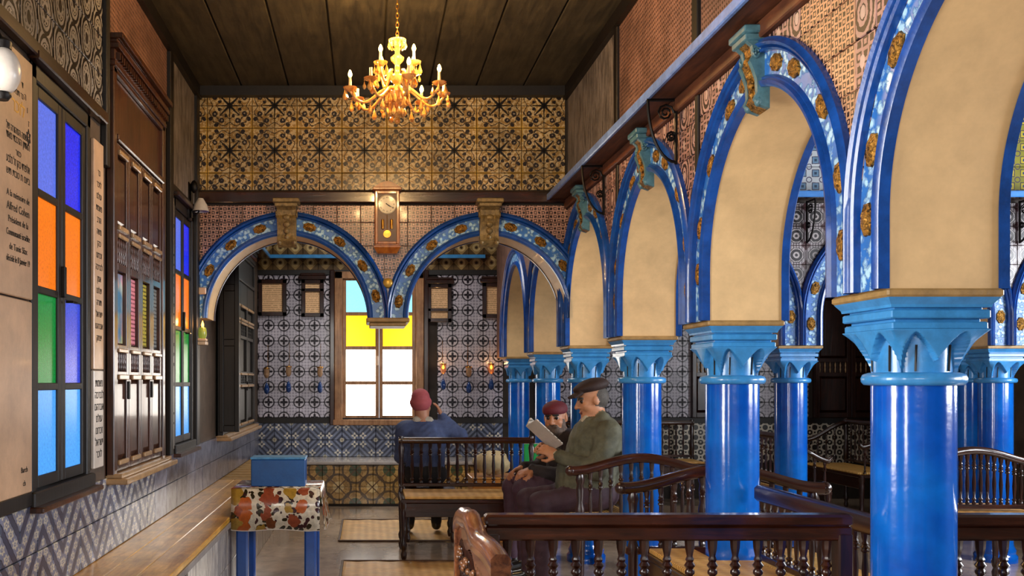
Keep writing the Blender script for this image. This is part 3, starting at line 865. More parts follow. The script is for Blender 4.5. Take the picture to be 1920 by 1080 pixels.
# ================================================================ WINDOWS
def left_window(name, a, b, rows, cut=None):
    f = MB()
    x0, x1 = XL - 0.06, XL + 0.012
    f.bbox(x0, x1, a, a + 0.055, WZ0, WZ1, 0.006).bbox(x0, x1, b - 0.055, b, WZ0, WZ1, 0.006).bbox(x0, x1, a, b, WZ1 - 0.07, WZ1, 0.006)
    f.bbox(x0, x1 + 0.02, a - 0.02, b + 0.02, WZ0 - 0.04, WZ0 + 0.025, 0.006)
    w = struct(f.build(name, M['black']))
    MB().bbox(XL, XL + 0.05, a - 0.03, b + 0.03, WZ1, WZ1 + 0.035, 0.006).build('head_moulding', M['darkwy'], w)
    MB().bbox(XL, XL + 0.07, a - 0.03, b + 0.03, WZ0 - 0.06, WZ0 - 0.035, 0.005).build('sill', M['cabw'], w)
    mid = (a + b) / 2
    for (s0, s1, cols) in ((a + 0.055, mid - 0.004, rows[0]), (mid + 0.004, b - 0.055, rows[1])):
        st = 0.048 if b - a > 0.8 else 0.03; sx0, sx1 = XL - 0.035, XL + 0.002
        z0, z1 = WZ0 + 0.03, WZ1 - 0.075
        s = MB().bbox(sx0, sx1, s0, s0 + st, z0, z1, 0.004).bbox(sx0, sx1, s1 - st, s1, z0, z1, 0.004)
        n = 4; h = (z1 - z0 - 0.05) / n
        for k in range(n + 1): s.bbox(sx0, sx1, s0 + st, s1 - st, z0 + k * h + (0.0 if k else -0.0), z0 + k * h + (0.05 if k in (0, n) else 0.032), 0.003)
        so = s.build('sash', M['black'], w)
        for k in range(n):
            MB().box(XL - 0.018, XL - 0.010, s0 + st - 0.004, s1 - st + 0.004, z0 + k * h + 0.028, z0 + (k + 1) * h + 0.004).build('pane', G[cols[n - 1 - k]], so)
    MB().bbox(XL - 0.005, XL + 0.02, mid - 0.014, mid + 0.014, 1.86, 2.0, 0.003).tube([(XL + 0.02, mid, 1.84), (XL + 0.05, mid, 1.84), (XL + 0.05, mid + 0.06, 1.84)], 0.006).build('latch', M['iron'], w)
    return w
left_window('window_1', *WINS[2], (('blue', 'orange', 'green', 'pale'), ('deep', 'orange', 'violet', 'pale')))
left_window('window_2', *WINS[3], (('blue', 'orange', 'green', 'pale'), ('deep', 'orange', 'green', 'pale')))
# bright window of the far wall
M['lightw'] = wood('sunlit_window_wood', '#8a5a34', '#b98a5e', 0.4, 0.1, 'z')
x0, x1, z0, z1 = FW
f = MB().bbox(x0, x0 + 0.1, YB - 0.05, YB + 0.05, z0, z1, 0.006).bbox(x1 - 0.1, x1, YB - 0.05, YB + 0.05, z0, z1, 0.006).bbox(x0, x1, YB - 0.05, YB + 0.05, z1 - 0.09, z1, 0.006).bbox(x0 - 0.02, x1 + 0.02, YB - 0.07, YB + 0.05, z0 - 0.02, z0 + 0.05, 0.006)
W3 = struct(f.build('window_3', M['lightw']))
for q in ((x0 - 0.06, x0), (x1, x1 + 0.06)): MB().bbox(q[0], q[1], YB - 0.06, YB + 0.02, z0 - 0.02, z1 + 0.02, 0.008).build('casing', M['darkw'], W3)
zs = [z0 + 0.05, 1.46, 1.90, 2.33, z1 - 0.09]
xm = (x0 + x1) / 2
for s0, s1 in ((x0 + 0.1, xm - 0.002), (xm + 0.002, x1 - 0.1)):
    s = MB().bbox(s0, s0 + 0.045, YB - 0.02, YB + 0.03, zs[0], zs[4], 0.005).bbox(s1 - 0.045, s1, YB - 0.02, YB + 0.03, zs[0], zs[4], 0.005)
    for k, z in enumerate(zs): s.bbox(s0 + 0.045, s1 - 0.045, YB - 0.02, YB + 0.03, z - (0.0 if k == 0 else 0.022), z + (0 if k == 4 else 0.022 if k else 0.05), 0.004)
    so = s.build('sash', M['lightw'], W3)
    for k, g in enumerate(('white', 'white', 'yellow', 'cyan')):
        MB().box(s0 + 0.04, s1 - 0.04, YB + 0.0, YB + 0.008, zs[k] + 0.015, zs[k + 1] - 0.015).build('pane', G[g], so)
MB().bbox(xm - 0.03, xm - 0.005, YB - 0.045, YB - 0.02, 1.68, 1.80, 0.004).build('latch', M['marble'], W3)

# unseen windows added for the fill lights: plain glazing bars round their openings
def bars(name, axis, f, u0, u1, z0, z1, n, th=0.05):
    P = (lambda m, a, b_, c_, d_: m.bbox(a, b_, f - th / 2, f + th / 2, c_, d_, 0.005)) if axis == 'x' else (lambda m, a, b_, c_, d_: m.bbox(f - th / 2, f + th / 2, a, b_, c_, d_, 0.005))
    m = MB(); P(m, u0, u0 + 0.05, z0, z1); P(m, u1 - 0.05, u1, z0, z1); P(m, u0 + 0.05, u1 - 0.05, z0, z0 + 0.05); P(m, u0 + 0.05, u1 - 0.05, z1 - 0.05, z1)
    w = struct(m.build(name, M['darkw']))
    for k in range(1, n):
        u = u0 + (u1 - u0) * k / n; q = MB(); P(q, u - 0.015, u + 0.015, z0 + 0.05, z1 - 0.05); q.build('glazing_bar', M['darkw'], w)
bars('added_window_4', 'y', XL - 0.05, WINS[1][0], WINS[1][1], WZ0, WZ1, 2); bars('added_window_5', 'y', XL - 0.05, WINS[0][0], WINS[0][1], WZ0, WZ1, 2)
bars('added_window_6', 'x', YR - 0.05, -1.25, 1.55, 1.75, 3.25, 4); bars('added_window_7', 'y', XR + 0.05, 0.9, 3.1, 1.3, 3.0, 4); bars('added_window_8', 'y', XR + 0.05, 4.5, 6.7, 1.3, 3.0, 4)
for x, y in ((0.1, 10.2), (4.4, 10.2)):  # frames added round the unseen ceiling fill lights
    rf = MB()
    for q in ((-0.86, -0.80, -0.66, 0.66), (0.80, 0.86, -0.66, 0.66), (-0.80, 0.80, -0.66, -0.60), (-0.80, 0.80, 0.60, 0.66)): rf.bbox(x + q[0], x + q[1], y + q[2], y + q[3], CEIL - 0.07, CEIL, 0.005)
    rf.build('added_fill_frame', M['darkw'], cl)

# ================================================================ WRITING
def text_mesh(s, size, width=None):
    cu = bpy.data.curves.new('lettering', 'FONT'); cu.body = s; cu.size = size; cu.align_x = 'CENTER'; cu.align_y = 'CENTER'
    cu.extrude = 0.0006; cu.resolution_u = 3
    ob = bpy.data.objects.new('lettering', cu); COL.objects.link(ob)
    dg = bpy.context.evaluated_depsgraph_get(); dg.update()
    me = bpy.data.meshes.new_from_object(ob.evaluated_get(dg))
    bpy.data.objects.remove(ob); bpy.data.curves.remove(cu)
    if width and len(me.vertices):
        xs = [v.co.x for v in me.vertices]; w = max(xs) - min(xs)
        if w > width: me.transform(Matrix.Diagonal((width / w, 1, 1, 1)))
    return me
def letter(parent, s, size, loc, rot, mat, width=None):
    me = text_mesh(s, size, width); me.materials.clear(); me.materials.append(mat)
    o = link('lettering', me, parent, loc); o.rotation_euler = rot
    return o
RL = (PI / 2, 0, PI / 2)
def heb(s): return s[::-1]

# ---- marble plaques on the left wall
p1 = thing('marble_plaque', 'tall pale marble plaque with Hebrew and French lettering beside the nearest coloured window', 'plaque', (XL + 0.002, 3.66, 1.03))
MB().bbox(0, 0.022, -0.26, 0.25, 0.78, 1.74, 0.004).build('inscribed_slab', M['marble'], p1)
MB().bbox(0, 0.020, -0.26, 0.25, 0, 0.772, 0.004).build('plain_slab', M['marble'], p1)
def zz(v, y=3.73): return EYE - (v - 715) * y / 1800 - 1.03
for v, s, m, sz in ((172, heb('נר תמיד'), 'ink', 0.034), (200, heb('לזכר'), 'gold', 0.075), (246, heb('הנשמה הטהורה של'), 'ink', 0.04), (262, heb('האדון הנכבד מאד'), 'ink', 0.04), (286, heb('כמר'), 'ink', 0.034),
                    (306, heb('אלפרד כהן זל נלבע'), 'ink', 0.044), (328, heb('ביום ח טבת תש'), 'ink', 0.040), (368, 'A la mémoire de', 'ink', 0.036), (392, 'Alfred Cohen', 'ink', 0.044), (416, 'Président de la', 'ink', 0.036),
                    (440, 'Communauté israélite', 'ink', 0.036), (466, 'de Tunis Sfax', 'ink', 0.036), (488, 'décédé le 8 Janvier 19', 'ink', 0.036)):
    letter(p1, s, sz, (0.0228, 0.09, zz(v)), RL, M[m], 0.25)
for k in range(7):
    a = PI * (0.08 + 0.40 * k / 6)
    letter(p1, heb('אבגדהוז')[k], 0.036, (0.0228, 0.0 + 0.21 * math.cos(a), 1.42 + 0.26 * math.sin(a)), (PI / 2, 0, PI / 2), M['ink'])
mb = MB()
for s in (1, -1):
    for k in range(3):
        a, b = [(0.1 + 0.024 * math.cos(s * PI / 2 + 2 * PI * q / 3), 1.44 + 0.034 * math.sin(s * PI / 2 + 2 * PI * q / 3)) for q in (k, k + 1)]
        mb.tube([(0.0225, a[0] + 0.1, a[1] - 0.01), (0.0225, b[0] + 0.1, b[1] - 0.01)], 0.002, 4)
mb.build('star', M['ink'], p1)
for v, s in ((880, 'Barch'), (905, 'ch')): letter(p1, s, 0.032, (0.0208, 0.16, zz(v, 3.85)), RL, M['ink'], 0.13)
p2 = thing('marble_plaque', 'narrow pale plaque with dark lettering between coloured window and wooden cabinet', 'plaque', (XL, 4.89, 1.04))
M['whitem'] = simple('white_marble', '#cfc5ba', 0.35, 0, 0.2, 0.75, 1.06, 6, 0.05)
MB().bbox(0, 0.02, -0.085, 0.085, 0.5, 1.66, 0.004).build('inscribed_slab', M['marble'], p2)
MB().bbox(0, 0.02, -0.085, 0.085, 0, 0.495, 0.004).build('lower_slab', M['whitem'], p2)
words_h = ['נר', 'לזכר', 'עולם', 'נשמת', 'הרב', 'משה', 'כהן', 'זכרונו', 'לברכה', 'אמן', 'שלום', 'תורה', 'ישראל', 'אברהם', 'יצחק', 'יעקב']
for k in range(15): letter(p2, heb(words_h[k]), 0.045, (0.0208, 0.0, 1.50 - k * 0.06), RL, M['ink'], 0.15)
for k in range(7): letter(p2, heb(words_h[(k * 5 + 3) % 16]), 0.055, (0.0208, 0.0, 0.43 - k * 0.06), RL, M['ink'], 0.16)
p3 = thing('marble_plaque', 'thin grey marble strip right behind the far coloured window', 'plaque', (XL, 6.765, 1.0))
MB().bbox(0, 0.016, -0.055, 0.04, 0, 1.78, 0.003).build('slab', M['whitem'], p3)
for k in range(22): letter(p3, heb(words_h[(k * 3) % 16]), 0.04, (0.0165, -0.008, 1.65 - k * 0.07), RL, M['ink'], 0.08)

# ================================================================ CABINETS ON THE LEFT WALL
def paper_mat(name, base, dark):
    m = Mat(name, base, 0.6)
    x, y, z = m.xyz('world')
    ln = ((z * 42).frac() < 0.38) & (m.noise(90, 1) > 0.42)
    m.color(m.mix(ln, base, dark)); return m.m
def photo_mat(name):
    m = Mat(name, '#888888', 0.4)
    v, c = m.voro(9, m.vec('world', (1, 1.6, 1)))
    m.color(m.mix(m.smooth(m.noise(7, 3), 0.35, 0.65), m.mix(0.35, '#c9a98c', c), '#3f77a0')); return m.m
PAP = [photo_mat('poster_print'), paper_mat('pink_paper', '#d98a9a', '#7a3a48'), paper_mat('lime_paper', '#b9b04a', '#4f4a1a'), paper_mat('blue_grey_paper', '#8f9aa2', '#3a4048')]
M['lip'] = simple('worn_light_wood', '#a8855c', 0.35, 0, 0.3, 0.6, 1.15, 12, 0.2)
def cabinet(label, y0, y1, z0, z1, n, wm, papers, depth=0.05):
    t = thing('wall_cabinet', label, 'cabinet', (XL, (y0 + y1) / 2, z0))
    H = z1 - z0; W = y1 - y0; a, b = -W / 2, W / 2
    MB().box(0, depth * 0.4, a, b, 0, H).build('back_board', wm, t)
    for q0 in (a, b - 0.06): MB().bbox(0, depth + 0.02, q0, q0 + 0.06, 0, H, 0.005).build('stile', wm, t)
    hz = H * 0.765                                                    # top of the leaves
    fr = MB().bbox(0, depth, a + 0.06, b - 0.06, hz + 0.05, H - 0.20, 0.006).build('frieze_panel', wm, t)
    MB().bbox(0, depth + 0.03, a + 0.06, b - 0.06, hz, hz + 0.035, 0.006).build('leaf_rail', wm, t)
    co = MB()
    for k, (d, h0, h1) in enumerate(((0.02, -0.20, -0.17), (0.03, -0.17, -0.14), (0.025, -0.14, -0.08), (0.05, -0.08, -0.05), (0.04, -0.05, -0.03), (0.07, -0.03, 0.0))):
        co.bbox(0, depth + d, a - d * 0.2, b + d * 0.2, H + h0, H + h1, 0.004)
    c = co.build('cornice', wm, t)
    nd = int(W / 0.045)
    dm = MB()
    for k in range(nd): dm.box(depth + 0.025, depth + 0.045, a + 0.02 + k * 0.045, a + 0.04 + k * 0.045, H - 0.13, H - 0.095)
    dm.build('dentil_row', M['cabw'], c)['kind'] = 'stuff'
    MB().bbox(0, depth + 0.10, a - 0.02, b + 0.02, -0.045, -0.015, 0.005).bbox(0, depth + 0.065, a, b, -0.015, 0.01, 0.005).build('sill', M['lip'], t)
    lw = (W - 0.12) / n
    for k in range(n):
        l0 = a + 0.06 + k * lw; l1 = l0 + lw - 0.006; st = min(0.045, lw * 0.16); d0, d1 = depth * 0.4, depth + 0.012
        L = MB().bbox(d0, d1, l0, l0 + st, 0.015, hz - 0.005, 0.004).bbox(d0, d1, l1 - st, l1, 0.015, hz - 0.005, 0.004)
        zs = [0.015, 0.07, 0.515, 0.555, 0.66, 0.70, 1.10, 1.14, 1.28, 1.34, hz - 0.06, hz - 0.005]
        zs = [z * (hz / 1.79) if z < 1.5 else z for z in zs]
        for i in range(0, 12, 2): L.bbox(d0, d1, l0 + st, l1 - st, zs[i], zs[i + 1], 0.003)
        leaf = L.build('leaf', wm, t)
        p0, p1_ = l0 + st, l1 - st
        for z_0, z_1 in ((zs[1], zs[2]), (zs[9], zs[10])):
            g = MB().loft([[(d0 + 0.002, y, z) for y, z in ((p0, z_0), (p1_, z_0), (p1_, z_1), (p0, z_1))],
                           [(d0 + 0.022, y, z) for y, z in ((p0 + 0.02, z_0 + 0.03), (p1_ - 0.02, z_0 + 0.03), (p1_ - 0.02, z_1 - 0.03), (p0 + 0.02, z_1 - 0.03))]])
            g.build('raised_panel', wm, leaf)
            MB().bbox(d1 - 0.004, d1 + 0.014, p0, p1_, z_1 - 0.006, z_1 + 0.022, 0.004).build('lip', M['lip'], leaf)
            MB().bbox(d1 - 0.004, d1 + 0.014, p0, p1_, z_0 - 0.022, z_0 + 0.004, 0.004).build('lip', M['lip'], leaf)
        for z_0, z_1 in ((zs[3], zs[4]), (zs[7], zs[8])):
            MB().box(d0, d0 + 0.004, p0, p1_, z_0, z_1).build('vent_recess', M['ink'], leaf)
            v = MB(); nb = 5
            for q in range(nb):
                yy = p0 + (q + 0.5) * (p1_ - p0) / nb; h = z_1 - z_0
                v.lathe([(0.005, z_0), (0.010, z_0 + h * 0.2), (0.006, z_0 + h * 0.35), (0.012, z_0 + h * 0.5), (0.006, z_0 + h * 0.65), (0.010, z_0 + h * 0.8), (0.005, z_1)], 8, 0, None, d0 + 0.02, yy)
            v.build('spindle_vent', wm, leaf, 50)['kind'] = 'stuff'
            MB().bbox(d1 - 0.004, d1 + 0.012, p0, p1_, z_1 - 0.004, z_1 + 0.018, 0.004).build('lip', M['lip'], leaf)
        if papers: MB().box(d0 + 0.004, d0 + 0.007, p0 + 0.006, p1_ - 0.006, zs[5] + 0.01, zs[6] - 0.01).build('printed_sheet', PAP[k % 4], leaf)
        else: MB().bbox(d0, d0 + 0.012, p0, p1_, zs[5], zs[6], 0.004).build('raised_panel', wm, leaf)
        if k % 2 == 0: MB().bbox(d1, d1 + 0.012, l1 - st * 0.8, l1 - st * 0.2, 0.40, 0.50, 0.003).build('lock_plate', M['iron'], leaf)
    return t
cabinet('tall carved wooden cabinet holding pink and lime sheets between the coloured windows', 5.07, 6.34, 0.98, 3.32, 4, M['cabw'], True, 0.03)
cabinet('near black wooden cabinet on the left wall beyond the first arch', 8.75, 11.2, 0.98, 3.0, 4, M['black'], False)
# opened dark shutter standing off the wall beside the black cabinet
sh = thing('wooden_shutter', 'open near black shutter leaf standing out before the dark cabinet', 'shutter', (XL + 0.04, 8.72, 1.02))
for x in (0, 0.14): MB().bbox(x, x + 0.04, -0.02, 0.02, 0, 1.78, 0.004).build('stile', M['black'], sh)
for z0, z1 in ((0, 0.06), (0.78, 0.84), (1.28, 1.34), (1.72, 1.78)): MB().bbox(0.04, 0.14, -0.02, 0.02, z0, z1, 0.004).build('rail', M['black'], sh)
for z0, z1 in ((0.06, 0.78), (0.84, 1.28), (1.34, 1.72)): MB().bbox(0.04, 0.14, -0.008, 0.008, z0, z1, 0.003).build('panel', M['black'], sh)

# ================================================================ CLOCK
ck = thing('wall_clock', 'orange wooden pendulum clock on the wall between the two arches', 'clock', (0.152, YF0 - 0.012, 2.50))
c = MB().bbox(-0.10, 0.10, -0.11, 0, 0.055, 0.50, 0.006)
c.build('case', M['clockw'], ck)
MB().bbox(-0.115, 0.115, -0.125, 0, 0.50, 0.525, 0.005).prism([(-0.105 + 0.21 * k / 12, 0.525 + 0.045 * math.sin(PI * k / 12)) for k in range(13)], -0.115, 0).build('pediment', M['clockw'], ck)
MB().loft([[(sx * w, y, z) for sx, y in ((-1, -0.125 * k), (1, -0.125 * k), (1, 0), (-1, 0))] for w, z, k in ((0.075, 0.0, 0.7), (0.085, 0.012, 0.8), (0.105, 0.045, 1.0), (0.11, 0.055, 1.0))]).build('base_moulding', M['clockw'], ck)
dr = MB().bbox(-0.095, -0.075, -0.125, -0.11, 0.07, 0.49, 0.003).bbox(0.075, 0.095, -0.125, -0.11, 0.07, 0.49, 0.003).bbox(-0.075, 0.075, -0.125, -0.11, 0.07, 0.09, 0.003).bbox(-0.075, 0.075, -0.125, -0.11, 0.47, 0.49, 0.003).build('door', M['clockw'], ck)
MB().box(-0.075, 0.075, -0.1115, -0.1105, 0.09, 0.47).build('back_panel', simple('dark_clock_interior', '#5a2c10', 0.4), ck)
dial = MB().lathe([(0.076, 0), (0.076, 0.006), (0.070, 0.009), (0.068, 0.005), (0.0, 0.005)], 40, 0, Matrix.Translation((0, -0.112, 0.385)) @ Matrix.Rotation(PI / 2, 4, 'X')).build('dial', simple('ivory_dial', '#e8d9b8', 0.4, 0, 0.2, 0.9, 1.05, 8, 0), ck, 30)
num = ['XII', 'I', 'II', 'III', 'IIII', 'V', 'VI', 'VII', 'VIII', 'IX', 'X', 'XI']
for k in range(12):
    a = 2 * PI * k / 12
    o = letter(dial, num[k], 0.017, (0.054 * math.sin(a), -0.1178, 0.385 + 0.054 * math.cos(a)), (PI / 2, a, 0), M['ink'])
def hand(L, w, ang, y):
    Mx = Matrix.Translation((0, y, 0.385)) @ Matrix.Rotation(ang, 4, 'Y')
    return MB().loft([[tuple(Mx @ Vector((q * w, 0, -0.012))) for q in (-1, 1)] + [tuple(Mx @ Vector((q * w, -0.001, -0.012))) for q in (1, -1)], [tuple(Mx @ Vector((q * 0.0008, 0, L))) for q in (-1, 1)] + [tuple(Mx @ Vector((q * 0.0008, -0.001, L))) for q in (1, -1)]]).build('hand', M['ink'], dial)
hand(0.056, 0.003, 2 * PI * 20 / 60, -0.1190); hand(0.036, 0.004, 2 * PI * 4.33 / 12, -0.1185)
pd = MB().tube([(0, -0.114, 0.30), (0, -0.114, 0.16)], 0.003).build('pendulum', M['brass'], ck)
MB().lathe([(0.0, -0.004), (0.03, -0.003), (0.032, 0), (0.03, 0.003), (0.0, 0.004)], 24, 0, Matrix.Translation((0, -0.116, 0.15)) @ Matrix.Rotation(PI / 2, 4, 'X')).build('bob', M['brass'], pd, 40)
for sx in (-0.035, 0.035): MB().lathe([(0.011, 0.19), (0.012, 0.20), (0.012, 0.26), (0.011, 0.265)], 14, 0, None, sx, -0.117).build('weight', M['brass'], ck, 40)

# ================================================================ CHANDELIER
ch = thing('chandelier', 'lit golden crystal chandelier hanging on a chain', 'chandelier', (0.165, 5.4, 2.90))
def _amber():
    m = Mat('amber_crystal', '#f0a850', 0.12, 0, 0.6, 0.3)
    m.b.inputs['Transmission Weight'].default_value = 0.35
    m.color(m.mix(m.smooth(m.noise(30, 2), 0.4, 0.6), '#f6bb62', '#d98a34')); return m.m
M['amber'] = _amber()
M['bulb'] = Mat('lit_bulb', '#fff0c0', 0.3).emit('#ffc250', 26.0).m
M['candle'] = simple('candle_sleeve', '#f2d9a0', 0.5, 0, 0, 0.9, 1.05, 8, 0)
# parts measured from z = 2.90 (lowest pendant at about 0, chain up to the ceiling)
mb = MB(); z = 0.52; k = 0
while z < 0.94:
    rx, ry = (0.008, 0.0) if k % 2 == 0 else (0.0, 0.008)
    mb.tube([(rx * math.cos(a), ry * math.cos(a), z + 0.015 + 0.018 * math.sin(a)) for a in [2 * PI * q / 10 for q in range(11)]], 0.0025, 5); z += 0.026; k += 1
mb.build('chain', M['brass'], ch, 60)
st = MB().lathe([(0.004, 0.06), (0.022, 0.075), (0.030, 0.10), (0.016, 0.12), (0.034, 0.15), (0.062, 0.18), (0.066, 0.20), (0.03, 0.215), (0.018, 0.25), (0.040, 0.275), (0.044, 0.29), (0.018, 0.31), (0.014, 0.36), (0.036, 0.385), (0.038, 0.40), (0.014, 0.42), (0.012, 0.46), (0.045, 0.49), (0.05, 0.50), (0.012, 0.515), (0.004, 0.53)], 20).build('stem', M['amber'], ch, 50)
def drop(par, x, y, z, k=1.0):
    MB().ell((x, y, z), (0.004 * k, 0.004 * k, 0.004 * k), 6, 4).lathe([(0.001, z - 0.006 * k), (0.004 * k, z - 0.016 * k), (0.010 * k, z - 0.034 * k), (0.011 * k, z - 0.042 * k), (0.006 * k, z - 0.052 * k), (0.001, z - 0.055 * k)], 8, 0, None, x, y).build('crystal_drop', M['amber'], par, 30)
def arm(ang, rad, z0, z1, lit):
    cx, sy = math.cos(ang), math.sin(ang)
    def P(r, z): return (r * cx, r * sy, z)
    pts = []
    for q in range(13):
        t = q / 12
        pts.append(P(0.04 + (rad - 0.04) * t, z0 + 0.045 * math.sin(t * PI * 1.6 + 0.5) * (1 - 0.4 * t) - 0.055 * math.sin(PI * t) + (z1 - z0) * t ** 2))
    a = MB().tube(pts, [0.010 - 0.003 * q / 12 for q in range(13)], 8).build('arm', M['amber'], ch, 60)
    ex, ey, ez = pts[-1]
    MB().lathe([(0.006, ez - 0.005), (0.036, ez + 0.012), (0.040, ez + 0.020), (0.030, ez + 0.016), (0.008, ez + 0.008)], 14, 0, None, ex, ey).build('drip_pan', M['amber'], a, 50)
    MB().lathe([(0.009, ez + 0.01), (0.010, ez + 0.02), (0.008, ez + 0.055), (0.008, ez + 0.075)], 10, 0, None, ex, ey).build('candle_sleeve', M['candle'], a, 50)
    if lit:
        MB().lathe([(0.005, ez + 0.075), (0.011, ez + 0.087), (0.012, ez + 0.095), (0.006, ez + 0.112), (0.001, ez + 0.118)], 10, 0, None, ex, ey).build('bulb', M['bulb'], a, 60)
    for q in range(4):
        b = ang + q * PI / 2 + 0.4
        drop(a, ex + 0.036 * math.cos(b), ey + 0.036 * math.sin(b), ez + 0.008, 0.9 if q % 2 else 1.2)
    mx, my, mz = pts[6]; drop(a, mx, my, mz - 0.012, 1.3)
    if lit:
        l = bpy.data.lights.new('bulb_light', 'POINT'); l.energy = 8.0; l.color = (1.0, 0.62, 0.26); l.shadow_soft_size = 0.02
        lo = bpy.data.objects.new('bulb_light', l); COL.objects.link(lo); lo.parent = a; lo.location = (ex, ey, ez + 0.15)
LIT = [False, True, True, False, True, False, True, True]
for k in range(8): arm(2 * PI * k / 8 + 0.2, 0.27, 0.20, 0.215, LIT[k])
for k in range(4): arm(2 * PI * k / 4 + 0.75, 0.13, 0.30, 0.345, True)
for k in range(14):
    a = 2 * PI * k / 14
    drop(st, 0.064 * math.cos(a), 0.064 * math.sin(a), 0.19, 1.0); drop(st, 0.047 * math.cos(a), 0.047 * math.sin(a), 0.495, 0.8)
for k in range(9):
    a = 2 * PI * k / 9; drop(st, 0.04 * math.cos(a), 0.04 * math.sin(a), 0.135, 1.2)
MB().ell((0, 0, 0.045), (0.018, 0.018, 0.02), 12, 8).build('bottom_ball', M['amber'], ch, 60)

# ================================================================ TABLE WITH FRUIT CLOTH AND BLUE BOX
tx0, tx1, ty0, ty1, tz = -0.905, -0.335, 6.45, 6.98, 0.755
M['legblue'] = simple('dark_blue_leg_paint', '#0a4a9e', 0.3, 0, 0.3, 0.8, 1.1, 10, 0.1)
tb = thing('small_table', 'small blue legged table standing by the long wall bench', 'table', ((tx0 + tx1) / 2, (ty0 + ty1) / 2, 0))
hx, hy = (tx1 - tx0) / 2, (ty1 - ty0) / 2
MB().bbox(-hx, hx, -hy, hy, tz - 0.02, tz, 0.003).bbox(-hx + 0.03, hx - 0.03, -hy + 0.03, hy - 0.03, tz - 0.09, tz - 0.02, 0.003).build('table_top', M['blue'], tb)
for sx in (-1, 1):
    for sy in (-1, 1):
        MB().bbox(sx * (hx - 0.055) - 0.04, sx * (hx - 0.055) + 0.04, sy * (hy - 0.05) - 0.03, sy * (hy - 0.05) + 0.03, 0, tz - 0.02, 0.012).build('leg', M['legblue'], tb)
def _fruit():
    m = Mat('fruit_print_oilcloth', rough=0.25, coat=0.4)
    x, y, z = m.xyz('world')
    nz = m.n.new('ShaderNodeTexNoise'); nz.inputs['Scale'].default_value = 14; m.t.links.new(m.vec('world'), nz.inputs['Vector'])
    va = m.n.new('ShaderNodeVectorMath'); va.operation = 'MULTIPLY_ADD'; m.t.links.new(nz.outputs['Color'], va.inputs[0]); va.inputs[1].default_value = (0.07, 0.07, 0.07)
    m.t.links.new(m.vec('world'), va.inputs[2]); wv = va.outputs[0]
    v1, c1 = m.voro(11, wv)
    sp = m.n.new('ShaderNodeSeparateColor'); m.t.links.new(c1, sp.inputs[0]); r1 = E(m, sp.outputs[0])
    v2, c2 = m.voro(24, wv); s2 = m.n.new('ShaderNodeSeparateColor'); m.t.links.new(c2, s2.inputs[0]); r2 = E(m, s2.outputs[0])
    c = m.mix(v2 < 0.46, '#d8cdb8', m.mix(r2 > 0.55, '#2a2412', m.mix(r2 > 0.3, '#5c6a2c', '#3a1a22')))
    fr = m.mix(r1 > 0.75, m.mix(r1 > 0.5, m.mix(r1 > 0.25, '#6e3a1c', '#b85a20'), '#a88432'), '#96482e')
    c = m.mix((v1 < 0.50) & (r1 > 0.12), c, fr)
    m.color(m.wear(c, 0.7, 1.15, 40)); return m.m
M['fruit'] = _fruit()
clo = thing('tablecloth', 'fruit patterned oilcloth hanging over the small blue table', 'tablecloth', ((tx0 + tx1) / 2, (ty0 + ty1) / 2, tz))
mb = MB(); n = 16; e = 0.012
top = [(-hx - e, -hy - e), (hx + e, -hy - e), (hx + e, hy + e), (-hx - e, hy + e)]
mb.loft([[(-hx - e, hy + e, 0.003), (hx + e, hy + e, 0.003)], [(-hx - e, -hy - e, 0.003), (hx + e, -hy - e, 0.003)]], False, False)
front, right, left = [], [], []
for k in range(n + 1):
    t = k / n; w = 0.006 * math.sin(t * 17) + 0.01 * t * (1 - t)
    front.append(((-hx - e) + (2 * hx + 2 * e) * t, -hy - e - 0.008 - abs(w), -0.27 - 0.006 * math.sin(t * 9)))
    right.append((hx + e + 0.03 + 0.02 * t + abs(w), (-hy - e) + (2 * hy + 2 * e) * t, -0.265 - 0.012 * math.sin(t * 7)))
    left.append((-hx - e - 0.004, (-hy - e) + (2 * hy + 2 * e) * t, -0.17))
mb.loft([[(p[0], -hy - e, 0.003) for p in front], [(p[0], (p[1] - hy - e) / 2 - 0.003, -0.12) for p in front], front], False, False)
mb.loft([[(hx + e, p[1], 0.003) for p in right], [(hx + e + 0.018, p[1], -0.12) for p in right], right], False, False)
mb.loft([[(-hx - e, p[1], 0.003) for p in left], left], False, False)
sh_ = mb.build('cloth_sheet', M['fruit'], clo, 40)
md = sh_.modifiers.new('thick', 'SOLIDIFY'); md.thickness = 0.003
M['hem'] = simple('white_hem', '#d8d2cc', 0.4, 0, 0, 0.9, 1.05, 8, 0)
MB().tube(front, 0.004, 5).tube(right, 0.004, 5).build('hem', M['hem'], clo, 60)
bx = thing('blue_box', 'plain blue box standing on the fruit patterned cloth', 'box', (-0.615, 6.66, tz + 0.006))
MB().bbox(-0.185, 0.185, -0.10, 0.10, 0.0, 0.185, 0.005).build('body', simple('flat_blue_paint', '#0c5092', 0.4, 0, 0.1, 0.8, 1.1, 10, 0.15), bx)
MB().bbox(-0.19, 0.19, -0.105, 0.105, 0.185, 0.20, 0.004).build('lid', simple('worn_blue_rim', '#4a8cc0', 0.5, 0, 0, 0.7, 1.2, 30, 0.2), bx)

